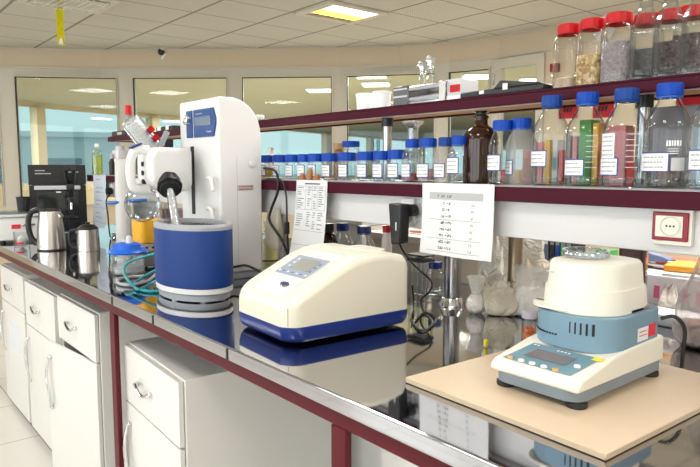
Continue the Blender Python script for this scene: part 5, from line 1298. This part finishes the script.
mb = MB(); mb.lathe([(0, .02), (.042, .02), (.040, .2), (.034, .48), (.036, .5), (.030, .5), (.030, .03)], mat('pale_tube', (.66, .65, .63), .35), seg=28); mb.done('tube', t)
mb = MB(); mb.lathe([(0, 0), (.055, 0), (.056, .01), (.043, .02), (0, .022)], LGREY, seg=28); mb.done('base', t)
mb = MB(); mb.tube([(-.05, -.06, .262), (.0, -.046, .264), (.05, .04, .272), (.085, .10, .278)], .012, mat('clamp_blue', (.03, .16, .55), .35), 10, flat=.8); mb.done('clamp_arm', t)
kraft('pale grey storage box under the far end of the shelf', -4.3, -3.8, 1.62, 1.9, .24, mat('dark_box', (.62, .60, .58), .5))
kraft('dusty pink storage box under the shelf behind the pale column', -3.75, -3.35, 1.62, 1.9, .20, mat('pink_box', (.42, .28, .27), .6))
# dark clutter under the far shelf
t = thing('adapter_box', 'black adapter box with upright lead under the far shelf beside the pale column', 'adapter', (-3.75, 1.36, .9), R(20))
mb = MB(); mb.b2(-.05, .05, -.06, .06, 0, .05, BLACK, .01, 2); mb.b2(-.02, .02, -.03, .03, .05, .13, BLACK, .008, 2); mb.done('body', t)
mb = MB(); mb.tube([(.0, -.02, .13), (.02, -.03, .2), (-.01, -.02, .26), (.02, 0, .3)], .006, BLACK, 8); mb.done('lead', t)
t = thing('plug', 'black plug in the white socket under the far shelf', 'plug', (sx(112, 1.40, 190), 1.385, 1.205))
mb = MB(); mb.lathe([(0, -.015), (.02, -.015), (.022, .02), (0, .02)], BLACK, (0, 0, 0), 16, Matrix.Rotation(R(90), 3, 'X')); mb.done('body', t)
mb = MB(); mb.tube([(0, .01, -.01), (-.01, -.02, -.06), (.01, -.02, -.15), (-.01, -.01, -.24), (-.02, 0, -.298)], .0045, BLACK, 8); mb.done('lead', t)
t = thing('glass_jar', 'small dark-lidded glass jar beside the steel jug', 'jar', (-3.55, 1.26, .9))
mb = MB(); mb.lathe([(0, 0), (.05, 0), (.052, .06), (.04, .075)], GLASS, seg=22); mb.done('body', t)
mb = MB(); mb.lathe([(0, .002), (.046, .002), (.046, .04), (0, .042)], mat('beige_mix', (.6, .52, .42), .6), seg=20); mb.done('contents', t)
mb = MB(); mb.lathe([(.041, .072), (.045, .072), (.045, .09), (0, .091)], CHROME, seg=24); mb.done('lid', t)

# ------------------------------------------------------------------ on the ceiling and wall
def strip_lamp(mb, x0, x1, y0, y1, z): pass
TUBE = mat('lamp_tube', (.9, .9, .85), .4, emit=(1, .97, .9), estr=9); TUBEY = mat('lamp_tube_yellow', (.9, .75, .2), .4, emit=(1, .72, .10), estr=1.7); TUBEW = mat('lamp_tube_cold', (.85, .93, 1), .4, emit=(.82, .94, 1), estr=2.4)
t = thing('ceiling_light', 'square ceiling light with one yellow and one cold white glowing half', 'ceiling light', (-4.4175, 3.567, CZ))
mb = MB(); 
for a in ((-.262, .262, -.31, -.25), (-.262, .262, .25, .31), (-.262, -.205, -.25, .25), (.205, .262, -.25, .25)): mb.b2(a[0], a[1], a[2], a[3], -.02, 0, mat('fixture_frame', (.62, .57, .48), .5), .002, 1)
mb.done('frame', t)
mb = MB(); mb.b2(-.205, -.135, -.25, .25, -.008, -.001, mat('louvre_dull', (.35, .25, .2), .4)); 
rnd = random.Random(6)
for k in range(7): mb.b2(-.195, -.150, -.23 + k * .068, -.195 + k * .068, -.010, -.008, mat('louvre_red', (.32, .1, .08), .4) if k % 2 else mat('louvre_tan', (.5, .42, .3), .4))
mb.done('louvre', t)
mb = MB(); mb.b2(-.133, .02, -.245, .245, -.014, -.001, TUBEY); mb.done('yellow_diffuser', t)
mb = MB(); mb.b2(.02, .2, -.245, .245, -.014, -.001, TUBEW); mb.done('white_diffuser', t)
t = thing('ceiling_light', 'square louvred ceiling light above the yellow fly strip', 'ceiling light', (-5.515, 1.609, CZ))
mb = MB()
for a in ((-.27, .27, -.322, -.262), (-.27, .27, .262, .322), (-.27, -.215, -.262, .262), (.215, .27, -.262, .262)): mb.b2(a[0], a[1], a[2], a[3], -.02, 0, MATS['fixture_frame'], .002, 1)
mb.done('frame', t)
mb = MB(); mb.b2(-.215, .215, -.262, .262, -.004, -.001, mat('reflector', (.5, .42, .34), .3)); mb.done('reflector', t)
LV = mat('louvre_bright', (.8, .78, .76), .25, .6)
mb = MB()
for k in range(9): x = -.19 + k * .0475; mb.prism([(x - .014, -.03), (x + .014, -.03), (x, -.004)], -.262, .262, LV, 'Y')
for k in range(10): y = -.24 + k * .0535; mb.b2(-.215, .215, y - .003, y + .003, -.034, -.004, LV)
mb.done('louvre', t)
for k in range(2):
    mb = MB(); mb.tube([(-.1 + k * .2, -.25, -.012), (-.1 + k * .2, .25, -.012)], .007, mat('dim_tube', (.9, .88, .8), .4, emit=(1, .95, .85), estr=4), 8, smooth=False); mb.done('tube', t)
# lights in the passage beyond the glass
PL = mat('passage_lamp', (1, .98, .85), .4, emit=(1, .97, .80), estr=2.6)
for px, py, lb in ((320, 90, 'ceiling light panel seen through the glass behind the white tower'), (371, 75.5, 'long ceiling light panel seen through the glass above the white tubs'), (478, 76, 'ceiling light panel seen through the glass above the red-labelled box'), (470, 93, 'farther ceiling light panel seen low through the glass behind the flat black case'), (533, 80, 'ceiling light panel seen through the glass of the door'), (376, 84, 'faint farther ceiling light panel above the steel rack')):
    p = spot(px, py, Z=2.49)
    t = thing('ceiling_light', lb, 'ceiling light', (p.x, p.y, 2.5), R(-45), 'lights in the passage behind the glass')
    mb = MB(); mb.b2(-.20, .20, -.20, .20, -.02, 0, LGREY); mb.done('frame', t)
    mb = MB(); mb.b2(-.18, .18, -.18, .18, -.026, -.02, PL); mb.done('diffuser', t)
# yellow fly strip
p = spot(57, 8, Z=CZ)
p = Vector((-5.70, 1.575, 0)); 
q = spot(59.5, 9, X=-5.80); top = q.z; lowz = spot(59.5, 45, X=-5.80).z
t = thing('fly_strip', 'yellow sticky fly strip hanging from the louvred ceiling light', 'fly strip', (q.x, q.y, top), R(-15))
hh = top - lowz
mb = MB(); n = 8
for k in range(n):
    a, b = k / n, (k + 1) / n; f_ = lambda v: .006 * math.sin(v * 5)
    mb.box((f_((a + b) / 2), 0, -hh * (a + b) / 2), (.0012, .058, hh / n + .0005), mat('fly_yellow', (.72, .62, .0), .35))
mb.done('strip', t)
mb = MB(); mb.prism([(-.018, -hh * .97), (.018, -hh * .97), (.012, -hh * .86), (.003, -hh * .78), (-.012, -hh * .86)], .008, .0095, LWHITE, 'X'); 
rnd = random.Random(3)
for k in range(10): y = rnd.uniform(-.02, .01); z = -hh * (.06 + .07 * k); mb.b2(.0072, .0078, y, y + .012, z, z + .004, mat('fly_ink', (.35, .32, .02), .6))
mb.done('printing', t)
mb = MB(); mb.tube([(0, 0, 0), (0, 0, max(.005, CZ - .012 - top))], .002, LWHITE, 6, smooth=False); mb.done('hanger', t)
# camera on the wall
t = thing('security_camera', 'small black dome camera on white bracket at the wall top', 'camera', (-7.01, 3.075, 2.665), R(-45))
mb = MB(); mb.ball((.0, -.05, .0), .038, BLACK); mb.done('dome', t)
mb = MB(); mb.b2(-.03, .03, -.05, .0, .015, .045, LGREY, .005, 1); mb.done('mount', t)
mb = MB(); mb.tube([(-.02, -.01, -.02), (-.03, -.05, -.07), (-.05, -.03, -.11)], .016, LWHITE, 10); mb.done('bracket', t)
t = thing('alarm_box', 'small dark red box on the wall beside the far door', 'alarm', (-3.50, 5.44, 2.30))
mb = MB(); mb.b2(-.04, .04, -.035, .018, -.04, .04, mat('alarm_red', (.2, .01, .015), .4), .005, 1); mb.done('case', t)
mb = MB(); mb.b2(-.025, .025, -.038, -.035, -.025, .025, MATS['socket_red']); mb.done('face_plate', t)
t = thing('wall_disc', 'round pale vent disc high on the wall behind the red-lidded jars', 'vent', (-3.03, 5.46, 2.59))
mb = MB(); mb.lathe([(0, .02), (.095, .02), (.105, .012), (.106, 0)], mat('disc_pale', (.62, .60, .58), .5), (0, 0, 0), 36, Matrix.Rotation(R(90), 3, 'X')); mb.done('disc', t)
mb = MB()
for k in range(4): mb.b2(-.04 + k * .024, -.03 + k * .024, -.0215, -.02, .03, .06, LGREY)
mb.done('slots', t)

# ------------------------------------------------------------------ light and camera
def area(name, loc, rot, sx_, sy_, power, col=(1, .965, .92)):
    l = bpy.data.lights.new(name, 'AREA'); l.shape = 'RECTANGLE'; l.size = sx_; l.size_y = sy_; l.energy = power; l.color = col
    o = bpy.data.objects.new(name, l); COL.objects.link(o); o.location = loc; o.rotation_euler = rot; return o
for x, y in ((-2.77, 1.9), (-.57, 2.2), (-2.77, -.4), (-.57, -.4), (-4.97, -.4), (1.6, 1.0), (-1.67, 4.2), (-6.6, .3), (-3.6, 3.6), (.5, 3.9), (2.6, .3), (2.6, -1.6), (2.9, 1.6), (-1.5, 2.75), (-.3, 2.75), (1.6, -2.2), (-2.77, -2.4)):
    area('ceiling_lamp_fill', (x, y, CZ - .03), (0, 0, 0), .5, .6, 20)  # unseen ceiling lamps, some added to brighten the shelf back and right-facing sides
for x in (-5.5, -3.3, -1.1, 1.07): area('window_daylight', (x, -3.92, 1.58), (R(90), 0, 0), 1.9, 1.45, 34, (.93, .97, 1))
for px, py in ((320, 90), (371, 75.5), (478, 76), (215, 112), (-70, 90), (-90, 100), (600, 70), (225, 118)):
    p = spot(px, py, Z=2.49); area('passage_lamp_fill', (p.x, p.y, 2.473), (0, 0, R(-45)), .34, .34, 85, (1, .96, .86))  # light at three visible panels, plus hidden lights added to brighten the passage

w = bpy.data.worlds.new('hazy_sky'); sc.world = w; w.use_nodes = True; nt = w.node_tree; bg = nt.nodes['Background']
tc = nt.nodes.new('ShaderNodeTexCoord'); sp = nt.nodes.new('ShaderNodeSeparateXYZ'); cr = nt.nodes.new('ShaderNodeValToRGB')
nt.links.new(tc.outputs['Generated'], sp.inputs[0]); nt.links.new(sp.outputs[2], cr.inputs[0]); nt.links.new(cr.outputs[0], bg.inputs['Color'])
cr.color_ramp.elements[0].position = 0; cr.color_ramp.elements[0].color = (.58, .80, .83, 1)
cr.color_ramp.elements[1].position = .35; cr.color_ramp.elements[1].color = (.66, .83, .88, 1)
bg.inputs['Strength'].default_value = 1.0

cam = bpy.data.cameras.new('camera'); cam.sensor_width = 36; cam.lens = 36 * FOC / 700; cam.clip_start = .02; cam.clip_end = 400
co = bpy.data.objects.new('camera', cam); COL.objects.link(co); co.location = CAM
co.rotation_euler = (R(90) - PITCH, 0, R(90) - YAW)
sc.camera = co
vs = sc.view_settings; sc.display_settings.display_device = 'sRGB'
vs.view_transform = 'Standard'; vs.look = 'None'; vs.exposure = 0.14; vs.gamma = 1; vs.use_curve_mapping = False
cy = sc.cycles
cy.max_bounces = 12; cy.diffuse_bounces = 4; cy.glossy_bounces = 6; cy.transmission_bounces = 8; cy.transparent_max_bounces = 32; cy.sample_clamp_indirect = 6
cy.caustics_reflective = False; cy.caustics_refractive = False; cy.use_denoising = True
